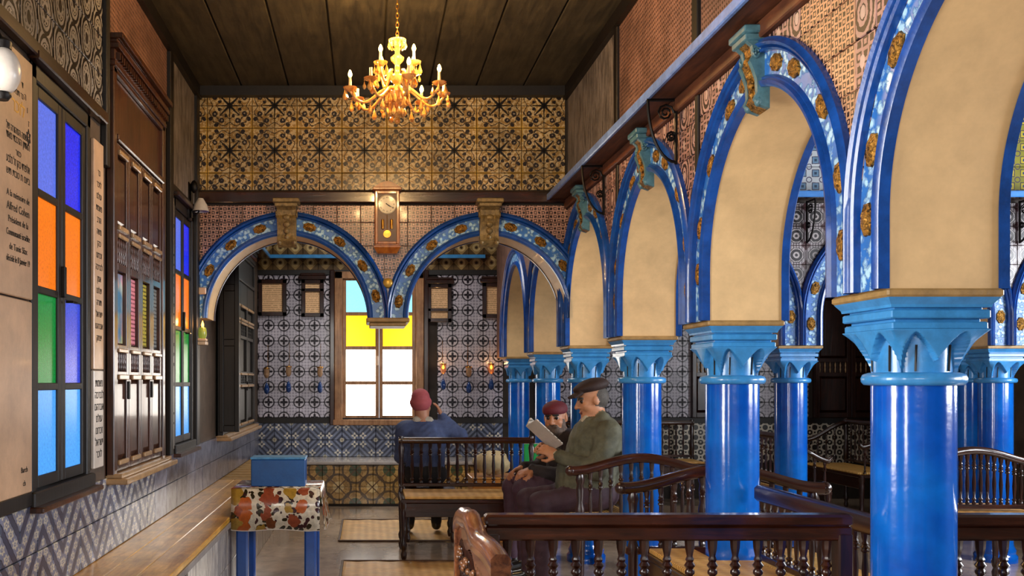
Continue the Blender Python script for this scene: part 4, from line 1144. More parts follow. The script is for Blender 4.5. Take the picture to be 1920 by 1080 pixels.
# ================================================================ FLOOR MATS
def mat_(label, x0, x1, y0, y1):
    t = thing('straw_mat', label, 'mat', ((x0 + x1) / 2, (y0 + y1) / 2, 0.0), 0, None)
    w, d = (x1 - x0) / 2, (y1 - y0) / 2; mb = MB(); nx, ny = 30, 14
    g = [[(-w + 2 * w * i / nx, -d + 2 * d * j / ny + 0.008 * math.sin(i * 1.7), 0.010 + 0.004 * math.sin(i * 0.9 + j) * math.cos(j * 1.3)) for i in range(nx + 1)] for j in range(ny + 1)]
    mb.loft(g, False, False)
    o = mb.build('woven_sheet', M['straw'], t, 60); s = o.modifiers.new('thick', 'SOLIDIFY'); s.thickness = 0.008
    M['bind'] = M.get('bind') or simple('dark_binding', '#4a2c12', 0.6)
    for s in (-1, 1):
        MB().bbox(-w, w, s * d - 0.012, s * d + 0.012, 0.003, 0.018, 0.003).build('edge_binding', M['bind'], t)
    MB().bbox(-w - 0.008, -w + 0.012, -d, d, 0.003, 0.018, 0.003).build('edge_binding', M['bind'], t)
mat_('straw floor mat lying behind the frontal bench, closer to the ochre tiles', -0.27, 0.93, 8.85, 10.2)
mat_('straw floor mat lying in front of the frontal bench', -0.21, 0.93, 6.5, 7.86)

# ================================================================ BENCHES
_bal = {}
def baluster(parent, x, y, z0, z1, r=1.0):
    h = round(z1 - z0, 2); key = (h, r)
    if key not in _bal:
        pr = [(0.013, 0), (0.014, 0.04), (0.009, 0.07), (0.015, 0.10), (0.015, 0.115), (0.008, 0.14), (0.011, 0.30), (0.013, 0.42), (0.0095, 0.60), (0.009, 0.68), (0.015, 0.70), (0.015, 0.72), (0.010, 0.74), (0.017, 0.77), (0.010, 0.80), (0.013, 0.82), (0.009, 0.85), (0.014, 0.92), (0.016, 1.0)]
        _bal[key] = MB().lathe([(a * r, b * h) for a, b in pr], 8).mesh('baluster', M['darkw'], 40)
    o = link('baluster', _bal[key], parent, (x, y, z0)); o.scale = (1, 1, (z1 - z0) / h)
    return o
def rail(parent, name, pts, w, h, mat, axis='x'):
    """bar of section w x h following points (s, z) at constant offset; pts: 3D centres of its top"""
    rings = []
    for p in pts:
        x, y, z = p; a = w / 2; c = min(w, h) * 0.25
        sec = [(-a, -h + c), (-a + c, -h), (a - c, -h), (a, -h + c), (a, -c), (a - c, 0), (-a + c, 0), (-a, -c)]
        rings.append([(x, y + q, z + r) if axis == 'x' else (x + q, y, z + r) for q, r in sec])
    return MB().loft(rings).build(name, mat, parent, 50)
def camel(t):                                                       # -1..1 -> 0..1 bump with lifted ends
    return (0.5 + 0.5 * math.cos(PI * t)) ** 0.9 + 0.10 * max(0, abs(t) - 0.8) * 5 * 0.4
def turned_leg(parent, x, y, h, top=None, name='leg'):
    H = top or h
    pr = [(0.014, 0), (0.022, 0.02), (0.026, 0.05), (0.016, 0.08), (0.024, 0.10), (0.028, 0.13), (0.018, 0.16), (0.022, 0.26), (0.027, h - 0.10), (0.022, h - 0.08), (0.030, h - 0.06), (0.030, h)]
    if top: pr += [(0.026, h + 0.02), (0.018, h + 0.05), (0.028, h + 0.09), (0.030, h + 0.20), (0.018, h + 0.28), (0.028, top - 0.10), (0.018, top - 0.07), (0.028, top - 0.04), (0.022, top)]
    return MB().lathe(pr, 12, 0, None, x, y).build(name, M['darkw'], parent, 40)
def bench(label, loc, rz, W, D, sh=0.52, bh=0.98, nb=None, ends=(), back='straight', group='dark turned wood benches', seatmat=True, rise=0.09, br=1.0):
    t = thing('spindle_bench', label, 'bench', loc, rz, group)
    w, d = W / 2, D / 2
    MB().bbox(-w, w, -d, d, sh - 0.045, sh - 0.01, 0.006).build('seat', M['darkwx'], t)
    MB().bbox(-w + 0.03, w - 0.03, -d + 0.01, -d + 0.035, sh - 0.16, sh - 0.045, 0.004).build('apron', M['darkwx'], t)
    if seatmat: MB().bbox(-w + 0.035, w - 0.035, -d - 0.004, d - 0.03, sh - 0.010, sh + 0.012, 0.005).build('straw_cover', M['straw'] if abs(math.sin(rz)) < 0.5 else M['strawy'], t)
    for sx in (-1, 1):
        turned_leg(t, sx * (w - 0.025), -d + 0.03, sh - 0.02)
        turned_leg(t, sx * (w - 0.025), d - 0.01, sh - 0.02, bh + 0.01, 'back_post')
    zt = bh
    def top(x): return zt if back == 'straight' else zt - rise + rise * camel(x / w)
    n = 2 if back == 'straight' else 24
    rail(t, 'top_rail', [(-w + 2 * w * k / n, d - 0.01, top(-w + 2 * w * k / n)) for k in range(n + 1)], 0.05, 0.055, M['darkwx'])
    MB().bbox(-w, w, d - 0.028, d + 0.008, sh + 0.03, sh + 0.06, 0.004).build('bottom_rail', M['darkwx'], t)
    nb = nb or int(W / 0.078)
    for k in range(nb):
        x = -w + (k + 0.5) * W / nb
        if abs(abs(x) - w + 0.025) > 0.03: baluster(t, x, d - 0.01, sh + 0.06, top(x) - 0.05, br)
    for sx in ends:
        e = rail(t, 'end_rail', [(sx * (w - 0.02), -d + D * k / 16, bh - 0.22 + 0.20 * (0.5 - 0.5 * math.cos(PI * k / 16)) + (0.03 if k == 0 else 0)) for k in range(17)], 0.05, 0.05, M['darkwy'], 'y')
        for k in range(4):
            y = -d + 0.06 + k * (D - 0.1) / 4; kk = (y + d) / D * 16
            baluster(e, sx * (w - 0.02), y, sh, bh - 0.265 + 0.20 * (0.5 - 0.5 * math.cos(PI * kk / 16)), br)
    return t
def end_panel(parent, x0, x1, y, zb, zt, rise, nb, floor=0.0, r=1.0):
    """bowed bench end across the bench: posts, bowed rail and balusters, in the parent's coordinates"""
    c, w = (x0 + x1) / 2, (x1 - x0) / 2
    def top(x): return zt - rise + rise * camel((x - c) / w)
    e = rail(parent, 'end_rail', [(c - w + 2 * w * k / 28, y, top(c - w + 2 * w * k / 28)) for k in range(29)], 0.06, 0.06, M['darkwx'])
    for xx in (x0, x1): MB().ell((xx, y, top(xx) - 0.03), (0.035, 0.034, 0.034), 10, 8).build('scroll_end', M['darkw'], e, 60)
    MB().bbox(x0 + 0.02, x1 - 0.02, y - 0.02, y + 0.02, zb - 0.04, zb, 0.005).build('end_stretcher', M['darkwx'], e)
    for k in range(nb):
        x = x0 + 0.06 + (x1 - x0 - 0.12) * k / (nb - 1)
        if k in (0, nb - 1):
            MB().lathe([(0.022, 0), (0.026, 0.05), (0.020, 0.10), (0.026, zb - 0.05), (0.028, zb), (0.018, zb + 0.04), (0.030, zb + 0.08), (0.030, zb + 0.14), (0.020, zb + 0.18), (0.026, zb + 0.26), (0.020, top(x) - 0.12), (0.03, top(x) - 0.09), (0.02, top(x) - 0.05)], 12, 0, None, x, y).build('end_post', M['darkw'], e, 40)
        else: baluster(e, x, y, zb, top(x) - 0.055, r)
    return e
# bench facing the viewer at the end of the nave
bench('dark spindle bench with straw seat facing the two straw mats', (0.87, 8.20, 0), 0, 1.20, 0.60, 0.52, 0.985, 15, br=1.25)
# bench with its end beside the straw covered platform: the two men sit on it (seat runs along the arcade)
bm = bench('dark bench where the two reading men sit, with bowed spindle end', (1.635, 7.12, 0), -PI / 2, 1.28, 0.44, 0.55, 1.0, 15)
bm.rotation_euler = (0, 0, -PI / 2)
# in bench coordinates x runs along -y of the world; the near end is at +x
def world_part(parent):
    """an empty-free way to model children in world coordinates: undo the parent's placement"""
    bpy.context.view_layer.update(); return parent.matrix_world.inverted()
def reparent(o, parent): inv = world_part(parent); o.parent = parent; o.matrix_parent_inverse = inv; return o
e = end_panel(None, 1.27, 2.16, 6.02, 0.54, 1.03, 0.085, 13); reparent(e, bm)
# platform seat round the second column, railing along the arcade and bowed end behind the column
sd = thing('corner_bench', 'straw covered corner bench around a blue column', 'bench', (1.62, 4.3, 0), 0, 'dark turned wood benches')
def seat_u(z0, z1, g):
    return MB().bbox(-0.20 + g, 0.235, -0.85, 0.29, z0, z1, 0.004).bbox(-0.20 + g, 0.045, 0.29, 0.62, z0, z1, 0.004).bbox(0.315, 0.62, 0.29, 0.62, z0, z1, 0.004).bbox(0.235, 0.62, -0.85, 0.29, z0, z1, 0.004)
seat_u(0.575, 0.60, 0).build('seat', M['darkwy'], sd)
seat_u(0.60, 0.625, 0.02).build('straw_cover', M['straw'], sd)
MB().bbox(-0.20, -0.175, -0.85, 0.62, 0.44, 0.575, 0.004).build('apron', M['darkwy'], sd)
for x, y in ((-0.17, -0.82), (-0.17, 0.59), (0.59, -0.82), (0.59, 0.59)): turned_leg(sd, x, y, 0.575)
rl = rail(sd, 'top_rail', [(0.25, -0.80, 0.985), (0.25, 0.28, 0.985)], 0.055, 0.075, M['darkwy'], 'y')
MB().bbox(0.23, 0.27, -0.80, 0.28, 0.635, 0.665, 0.004).build('bottom_rail', M['darkwy'], sd)
for k in range(15): baluster(sd, 0.25, -0.76 + k * 0.072, 0.665, 0.915)
end_panel(sd, 1.32 - 1.62, 2.38 - 1.62, 5.0 - 4.3, 0.62, 1.05, 0.10, 14)
# near railings: backs of two straight benches, the left one with a carved scroll end
def near_bench(label, x0, x1):
    t = thing('railing_bench', label, 'bench', ((x0 + x1) / 2, 3.3, 0), 0, 'dark turned wood benches')
    w = (x1 - x0) / 2
    MB().bbox(-w, w, -0.035, 0.035, 0.985, 1.025, 0.008).build('top_rail', M['darkwx'], t)
    MB().bbox(-w, w, -0.026, 0.026, 0.935, 0.985, 0.006).build('under_rail', M['darkwx'], t)
    MB().bbox(-w, w, -0.022, 0.022, 0.50, 0.54, 0.005).build('bottom_rail', M['darkwx'], t)
    n = round((x1 - x0 - 0.1) / 0.079)
    for k in range(n): baluster(t, -w + 0.08 + k * (2 * w - 0.16) / (n - 1), 0, 0.54, 0.94, 1.15)
    for s in (-1, 1): MB().bbox(s * (w - 0.025) - 0.025, s * (w - 0.025) + 0.025, -0.03, 0.03, 0, 0.96, 0.005).build('post', M['darkw'], t)
    MB().bbox(-w, w, -0.46, -0.022, 0.46, 0.50, 0.006).build('seat', M['darkwx'], t)
    for s in (-1, 1): turned_leg(t, s * (w - 0.05), -0.42, 0.46)
    return t
nb1 = near_bench('long straight dark railing with a carved scroll end, left of the big blue column', 0.40, 1.655)
near_bench('straight dark railing on the aisle side of the big blue column', 1.945, 3.3)
# carved end of the near railing, standing along the depth
M['redw'] = wood('polished_red_wood', '#46200f', '#8a5230', 0.25, 0.5, 'y')
prof = []
for k in range(31):
    y = 2.60 + 1.16 * k / 30
    z = 1.005 + 0.035 * math.exp(-((y - 3.31) / 0.14) ** 2) - 0.07 * max(0, (y - 3.5) / 0.28) ** 2 + 0.012 * math.sin((y - 2.52) * 7)
    prof.append((0.36, y, z))
ep = rail(None, 'scroll_rail', prof, 0.055, 0.075, M['redw'], 'y'); reparent(ep, nb1)
mb = MB().prism([(y, z - 0.07) for _, y, z in prof] + [(y, z - 0.07 - 0.045 - 0.03 * math.sin((y - 2.52) * 9) ** 2) for _, y, z in reversed(prof)], 0.348, 0.372, 'x')
cp = mb.build('carved_apron', M['redw'], None); reparent(cp, nb1)
mb = MB()
for k in range(26):
    a = k * 0.9; y = 2.62 + k * 0.042; mb.ell((0.343, y, 0.83 + 0.025 * math.sin(a * 1.3)), (0.010, 0.016, 0.012), 8, 6)
cv = mb.build('carving', simple('carved_brown_wood', '#6e4426', 0.35, 0, 0.3), None, 50); reparent(cv, nb1); cv['kind'] = 'stuff'
for k in range(22):
    b = baluster(None, 0.36, 2.66 + k * 0.049, 0.46, 0.89, 0.8); reparent(b, nb1)
o = MB().bbox(0.34, 0.38, 2.62, 3.74, 0.42, 0.46, 0.005).build('end_stretcher', M['darkwy'], None); reparent(o, nb1)
for y in (2.625, 3.73):
    o = MB().bbox(0.335, 0.385, y - 0.025, y + 0.025, 0.0, 0.94, 0.006).build('end_post', M['redw'], None); reparent(o, nb1)
# aisle benches
b5 = bench('dark aisle bench with bowed spindle end in front of a blue aisle column', (4.28, 7.0, 0), PI, 0.9, 0.46, 0.55, 1.02, 19, (), 'camel')
b6 = bench('dark aisle bench seen end on beside the slim aisle column', (3.86, 9.2, 0), PI / 2, 1.5, 0.46, 0.52, 1.02, 16, (1, -1))
b7 = bench('dark aisle bench in front of the ring tile dado', (5.35, 10.6, 0), -PI / 2, 1.3, 0.5, 0.52, 1.04, 14, (1, -1))
b8 = bench('long dark bench against the ring tiles below the patterned aisle wall', (3.05, 11.55, 0), 0, 1.9, 0.5, 0.52, 1.0, 22)
# tall dark cabinet doors on the far aisle wall
def aisle_cabinet(label, x0, x1, z1):
    t = thing('aisle_cabinet', label, 'cabinet', ((x0 + x1) / 2, YB, 1.02)); w = (x1 - x0) / 2; H = z1 - 1.02
    MB().bbox(-w, w, -0.05, 0, 0, H, 0.005).build('back_board', M['darkw'], t)
    MB().bbox(-w - 0.03, w + 0.03, -0.12, 0, H, H + 0.06, 0.006).build('cornice', M['darkw'], t)
    n = 2; lw = 2 * w / n
    for k in range(n):
        a, b = -w + k * lw + 0.004, -w + (k + 1) * lw - 0.004
        L = MB().bbox(a, a + 0.05, -0.085, -0.05, 0.01, H - 0.01, 0.004).bbox(b - 0.05, b, -0.085, -0.05, 0.01, H - 0.01, 0.004)
        zs = [0.01, 0.07, 0.52, 0.57, 0.70, 0.75, H - 0.08, H - 0.01]
        for i in range(0, 8, 2): L.bbox(a + 0.05, b - 0.05, -0.085, -0.05, zs[i], zs[i + 1], 0.003)
        l = L.build('door', M['darkw'], t)
        for z0, z_1 in ((zs[1], zs[2]), (zs[5], zs[6])):
            MB().loft([[(x, -0.052, z) for x, z in ((a + 0.05, z0), (b - 0.05, z0), (b - 0.05, z_1), (a + 0.05, z_1))], [(x, -0.075, z) for x, z in ((a + 0.07, z0 + 0.03), (b - 0.07, z0 + 0.03), (b - 0.07, z_1 - 0.03), (a + 0.07, z_1 - 0.03))]]).build('raised_panel', M['darkw'], l)
        v = MB()
        for q in range(6):
            x = a + 0.06 + q * (b - a - 0.12) / 5
            v.lathe([(0.005, zs[3]), (0.012, zs[3] + 0.04), (0.006, zs[3] + 0.065), (0.012, zs[3] + 0.09), (0.005, zs[4])], 8, 0, None, x, -0.065)
        v.build('spindle_vent', M['lip'], l, 50)['kind'] = 'stuff'
    return t
aisle_cabinet('dark panelled cabinet with spindle vents on the far aisle wall', 5.6, 6.5, 2.6)
aisle_cabinet('narrow dark cabinet behind the straw covered seat column', 4.06, 4.85, 2.7)

# ================================================================ FRAMED SHEETS ON THE FAR WALL
M['sheet'] = paper_mat('aged_sheet', '#ecc090', '#a07c50')
def frame(label, u0, u1, v0, v1, split=None, crown=False):
    a, b = px(u0, v1, 12.05), px(u1, v0, 12.05); w, h = (b.x - a.x) / 2, b.z - a.z
    t = thing('framed_sheet', label, 'picture frame', ((a.x + b.x) / 2, YB - 0.013, a.z)); bw = 0.05
    f = MB().bbox(-w, -w + bw, -0.04, 0, 0, h, 0.005).bbox(w - bw, w, -0.04, 0, 0, h, 0.005).bbox(-w, w, -0.04, 0, 0, bw, 0.005).bbox(-w, w, -0.04, 0, h - bw, h, 0.005)
    if split: f.bbox(-w, w, -0.04, 0, h * split - 0.02, h * split + 0.02, 0.005)
    f.build('frame', M['darkw'], t)
    MB().box(-w + bw, w - bw, -0.014, -0.008, bw, h - bw).build('sheet', M['sheet'], t)
    if crown: MB().bbox(-w - 0.03, w + 0.03, -0.06, 0, h, h + 0.05, 0.006).bbox(-w - 0.015, w + 0.015, -0.05, 0, h + 0.05, h + 0.08, 0.006).build('crown', M['darkw'], t)
frame('broad dark frame with a brown sheet beside the black cabinet', 484, 537, 524, 592)
frame('narrow crowned frame with a two part sheet next to the bright window', 565, 607, 524, 594, 0.72, True)
frame('crowned frame with an upper and a lower sheet past the bright window', 801, 847, 532, 604, 0.32, True)
frame('dark frame with one tall sheet close to the blue columns', 905, 944, 530, 596, None, True)

# ================================================================ OIL LAMPS AND SCONCES
M['lampglass'] = Mat('lamp_glass', '#d8b088', 0.1, 0, 0.6); M['lampglass'].b.inputs['Transmission Weight'].default_value = 0.6; M['lampglass'] = M['lampglass'].m
M['blueglass'] = Mat('blue_lamp_glass', '#274a8a', 0.12, 0, 0.6); M['blueglass'].b.inputs['Transmission Weight'].default_value = 0.3; M['blueglass'] = M['blueglass'].m
M['flame'] = Mat('flame', '#ffb050', 0.4).emit('#ff9a2c', 14.0).m
def oil_lamp(u, v, label, lit, blue=True):
    p = px(u, v, 11.95)
    t = thing('oil_lamp', label, 'lamp', (p.x, p.y, p.z - 0.06), 0, 'oil lamps on the circle tiles')
    MB().lathe([(0.012, 0.0), (0.030, 0.02), (0.036, 0.05), (0.033, 0.10), (0.038, 0.12)], 14, 0, None, 0, 0, False).build('glass_cup', M['lampglass'], t, 60)
    MB().tube([(0, YB - 0.012 - p.y, 0.15), (0, 0.05, 0.15), (0, 0.0, 0.13)], 0.005).lathe([(0.040, 0.118), (0.042, 0.126), (0.040, 0.130), (0.037, 0.124)], 14).tube([(0, YB - 0.012 - p.y, 0.15), (0, YB - 0.012 - p.y, 0.42)], 0.003).build('bracket', M['brass'], t, 60)
    if blue: MB().lathe([(0.006, -0.20), (0.03, -0.18), (0.034, -0.13), (0.02, -0.08), (0.008, -0.06)], 12).tube([(0, 0, -0.07), (0, 0, 0.0)], 0.003).build('blue_drop', M['blueglass'], t, 60)
    if lit:
        MB().lathe([(0.002, 0.06), (0.010, 0.075), (0.011, 0.085), (0.001, 0.115)], 10).build('flame', M['flame'], t, 60)
        l = bpy.data.lights.new('flame_light', 'POINT'); l.energy = 0.7; l.color = (1, 0.55, 0.2); l.shadow_soft_size = 0.01
        lo = bpy.data.objects.new('flame_light', l); COL.objects.link(lo); lo.parent = t; lo.location = (0, 0, 0.14)
oil_lamp(500, 700, 'unlit oil lamp below the broad brown framed sheet', False)
oil_lamp(541, 697, 'unlit oil lamp between the two framed sheets', False)
oil_lamp(600, 698, 'unlit oil lamp next to the dark casing of the bright window', False)
oil_lamp(831, 692, 'lit oil lamp below the frame with two sheets', True)
oil_lamp(879, 698, 'unlit oil lamp between two lit lamps', False)
oil_lamp(921, 692, 'lit oil lamp next to the blue columns', True)
sl = thing('lantern', 'small coloured glass lantern with a flame at the foot of the left arch', 'lantern', (XL + 0.07, YF0 - 0.09, 1.80))
MB().bbox(-0.06, 0.03, -0.02, 0.09, -0.03, 0.0, 0.004).bbox(-0.035, 0.035, -0.035, 0.035, 0.0, 0.02, 0.004).build('shelf', M['marble'], sl)
MB().lathe([(0.025, 0.02), (0.034, 0.05), (0.032, 0.09), (0.026, 0.11)], 12, 0, None, 0, 0, False).build('glass', glass('lantern_glass', '#9aa640', 0.35), sl, 60)
MB().lathe([(0.003, 0.10), (0.011, 0.125), (0.011, 0.135), (0.001, 0.165)], 10).build('flame', M['flame'], sl, 60)
l = bpy.data.lights.new('lantern_light', 'POINT'); l.energy = 1.0; l.color = (1, 0.5, 0.18); l.shadow_soft_size = 0.02
lo = bpy.data.objects.new('lantern_light', l); COL.objects.link(lo); lo.parent = sl; lo.location = (0.06, -0.05, 0.15)
sc = thing('wall_sconce', 'black iron sconce with pale shade above the far coloured window', 'sconce', (XL, 7.40, 2.86))
MB().tube([(0.03, 0, -0.12), (0.03, 0, 0.14)], 0.012).tube([(0.03 + 0.11 * math.sin(t * 0.35), 0.0, -0.08 + 0.02 * t - 0.0012 * t * t) for t in range(9)], 0.009).tube([(0.06 + 0.045 * math.cos(a) * (1 - a / 16), 0, -0.06 + 0.045 * math.sin(a) * (1 - a / 16)) for a in [k * 0.5 for k in range(20)]], 0.007).bbox(0, 0.02, -0.05, 0.05, -0.14, 0.15, 0.004).ell((0.05, 0, 0.12), (0.03, 0.03, 0.05), 10, 7).build('iron_arm', M['iron'], sc, 50)
MB().lathe([(0.02, 0.03), (0.05, -0.02), (0.065, -0.07)], 16, 0, None, 0.10, 0, False).build('shade', M['whitem'], sc, 60)
gl = thing('globe_lamp', 'white glass globe lamp on iron arm above the tall marble plaque', 'lamp', (XL, 3.31, 2.55))
MB().tube([(0, 0, 0.14), (0.10, 0, 0.16), (0.13, 0, 0.10)], 0.01).lathe([(0.03, 0.075), (0.032, 0.10), (0.012, 0.115)], 14, 0, None, 0.13, 0).build('iron_arm', M['iron'], gl, 50)
MB().lathe([(0.02, -0.10), (0.03, -0.085), (0.028, -0.075)], 14, 0, None, 0.13, 0).build('finial', M['iron'], gl, 50)
MB().ell((0.13, 0, 0.0), (0.062, 0.062, 0.082), 18, 12).build('globe', M['whitem'], gl, 80)
# green and pale bundles lying on the seat beyond the bench back
bd = thing('green_folder', 'bright green folder standing behind the bench beside the reading men', 'folder', (1.58, 8.72, 0.0))
MB().bbox(-0.13, 0.13, -0.02, 0.02, 0.60, 0.90, 0.004).build('cover', simple('green_card', '#12a04a', 0.4, 0, 0.2, 0.9, 1.1, 8, 0), bd)
MB().bbox(-0.125, 0.125, -0.016, 0.016, 0.604, 0.905, 0.002).build('pages', M['whitem'], bd)
st_ = thing('low_cabinet', 'low orange wood stand behind the frontal bench carrying a pale cloth bundle', 'stand', (1.36, 9.0, 0))
MB().bbox(-0.40, 0.36, -0.2, 0.25, 0.0, 0.58, 0.006).build('body', simple('orange_wood', '#b8742c', 0.4, 0, 0.2), st_)
MB().bbox(-0.41, 0.37, -0.21, 0.26, 0.58, 0.598, 0.004).build('top', simple('orange_wood_top', '#c98a40', 0.35, 0, 0.2), st_)
bd.location = (1.58, 8.92, 0.0)
pb = thing('cloth_bundle', 'crumpled pale cloth bundle lying on the low orange stand', 'bundle', (1.16, 8.95, 0.62))
mb = MB(); rings = []
for i in range(9):
    a = -PI / 2 + PI * (0.05 + 0.9 * i / 8)
    rings.append([((0.17 * math.cos(a)) * math.cos(b) * (1 + 0.15 * math.sin(3 * b + i)), 0.13 * math.cos(a) * math.sin(b) * (1 + 0.1 * math.sin(5 * b)), 0.10 + 0.10 * math.sin(a) * (1 + 0.2 * math.sin(2 * b + 1))) for b in [2 * PI * k / 18 for k in range(18)]])
mb.loft(rings).build('cloth', simple('pale_cloth', '#c9b48a', 0.8, 0, 0, 0.7, 1.1, 12, 0.4, 30), pb, 60)

# ================================================================ PEOPLE  (one continuous surface per body, grown from blended volumes)
class Body:
    def __init__(s): s.p = []
    def cap(s, a, b, ra, rb, m, k=0.02, fold=0.0): s.p.append(('c', np.array(a, float), np.array(b, float), ra, rb, m, k, fold)); return s
    def ell(s, c, r, m, k=0.02, Rm=None, fold=0.0): s.p.append(('e', np.array(c, float), np.array(r, float), Rm, None, m, k, fold)); return s
    def mesh(s, name, mats, res=0.0075):
        lo = np.min([np.minimum(p[1], p[2] if p[0] == 'c' else p[1]) - (max(p[3], p[4]) if p[0] == 'c' else max(p[2])) for p in s.p], axis=0) - 0.03
        hi = np.max([np.maximum(p[1], p[2] if p[0] == 'c' else p[1]) + (max(p[3], p[4]) if p[0] == 'c' else max(p[2])) for p in s.p], axis=0) + 0.03
        n = np.ceil((hi - lo) / res).astype(int) + 1
        ax = [lo[i] + res * np.arange(n[i]) for i in range(3)]
        D = np.full(n, 0.2, np.float32); best = np.full(n, 9.0, np.float32); ID = np.zeros(n, np.int16)
        for p in s.p:
            if p[0] == 'c': bl = np.minimum(p[1], p[2]) - max(p[3], p[4]); bh = np.maximum(p[1], p[2]) + max(p[3], p[4])
            else: bl = p[1] - max(p[2]); bh = p[1] + max(p[2])
            i0 = np.maximum(((bl - 0.05 - lo) / res).astype(int), 0); i1 = np.minimum(((bh + 0.05 - lo) / res).astype(int) + 2, n)
            sl = tuple(slice(i0[i], i1[i]) for i in range(3))
            X, Y, Z = np.meshgrid(*[ax[i][sl[i]].astype(np.float32) for i in range(3)], indexing='ij')
            if p[0] == 'c':
                a, b = p[1], p[2]; ba = b - a; L = max(1e-9, ba @ ba)
                px_, py_, pz_ = X - a[0], Y - a[1], Z - a[2]
                t = np.clip((px_ * ba[0] + py_ * ba[1] + pz_ * ba[2]) / L, 0, 1)
                d = np.sqrt((px_ - t * ba[0]) ** 2 + (py_ - t * ba[1]) ** 2 + (pz_ - t * ba[2]) ** 2) - (p[3] + (p[4] - p[3]) * t)
            else:
                q = [X - p[1][0], Y - p[1][1], Z - p[1][2]]
                if p[3] is not None:
                    Rm = p[3]; q = [q[0] * Rm[0][i] + q[1] * Rm[1][i] + q[2] * Rm[2][i] for i in range(3)]
                r = p[2]
                k0 = np.sqrt(sum((q[i] / r[i]) ** 2 for i in range(3))); k1 = np.sqrt(sum((q[i] / r[i] ** 2) ** 2 for i in range(3))) + 1e-6
                d = k0 * (k0 - 1) / k1
            if p[7]: d = d + p[7] * (np.sin(X * 55 + Z * 38 + 2 * np.sin(Y * 30)) * np.sin(Z * 47 - X * 20 + Y * 33))
            k = p[6]; o = D[sl]
            h = np.maximum(k - np.abs(o - d), 0) / k
            D[sl] = np.minimum(o, d) - h * h * k * 0.25
            bb = best[sl]; w = d < bb; bb[w] = d[w]; best[sl] = bb
            ii = ID[sl]; ii[w] = p[5]; ID[sl] = ii
        ins = D < 0
        c = [ins[a:n[0] - 1 + a, b:n[1] - 1 + b, e:n[2] - 1 + e] for a in (0, 1) for b in (0, 1) for e in (0, 1)]
        cnt = sum(x.astype(np.int8) for x in c)
        act = (cnt > 0) & (cnt < 8)
        cells = np.argwhere(act); idx = -np.ones(act.shape, np.int64); idx[act] = np.arange(len(cells))
        acc = np.zeros((len(cells), 3)); num = np.zeros(len(cells))
        cs = [(a, b, e) for a in (0, 1) for b in (0, 1) for e in (0, 1)]
        for i in range(8):
            for j in range(i + 1, 8):
                if sum(abs(cs[i][q] - cs[j][q]) for q in range(3)) != 1: continue
                pa = cells + cs[i]; pb = cells + cs[j]
                da = D[pa[:, 0], pa[:, 1], pa[:, 2]]; db = D[pb[:, 0], pb[:, 1], pb[:, 2]]
                m = (da < 0) != (db < 0); t = np.where(m, da / np.where(m, da - db, 1), 0)
                acc += np.where(m[:, None], pa + t[:, None] * (pb - pa), 0); num += m
        V = lo + res * acc / num[:, None]
        F = []; MI = []
        for axn in range(3):
            u, v = (axn + 1) % 3, (axn + 2) % 3
            s0 = [slice(None)] * 3; s1 = [slice(None)] * 3; s0[axn] = slice(0, -1); s1[axn] = slice(1, None)
            ch_ = ins[tuple(s0)] != ins[tuple(s1)]
            E_ = np.argwhere(ch_); ok = (E_[:, u] > 0) & (E_[:, v] > 0) & (E_[:, u] < n[u] - 1) & (E_[:, v] < n[v] - 1); E_ = E_[ok]
            du = np.zeros(3, int); du[u] = 1; dv = np.zeros(3, int); dv[v] = 1
            q = [idx[tuple((E_ - a).T)] for a in (0 * du, du, du + dv, dv)]
            fl = ins[tuple(E_.T)]
            f = np.where(fl[:, None], np.stack([q[0], q[1], q[2], q[3]], 1), np.stack([q[3], q[2], q[1], q[0]], 1))
            e2 = E_.copy(); e2[:, axn] += 1
            inside = np.where(fl[:, None], E_, e2)
            F.append(f); MI.append(ID[tuple(inside.T)])
        F = np.concatenate(F); MI = np.concatenate(MI)
        me = bpy.data.meshes.new(name); me.from_pydata(V.tolist(), [], F.tolist())
        for m in mats: me.materials.append(m)
        me.polygons.foreach_set('material_index', MI.astype(np.int32)); me.polygons.foreach_set('use_smooth', [True] * len(F)); me.update()
        return me
def rot(yaw=0, pitch=0, roll=0):
    Rm = Matrix.Rotation(yaw, 3, 'Z') @ Matrix.Rotation(pitch, 3, 'Y') @ Matrix.Rotation(roll, 3, 'X')
    return np.array([[Rm[i][j] for j in range(3)] for i in range(3)])
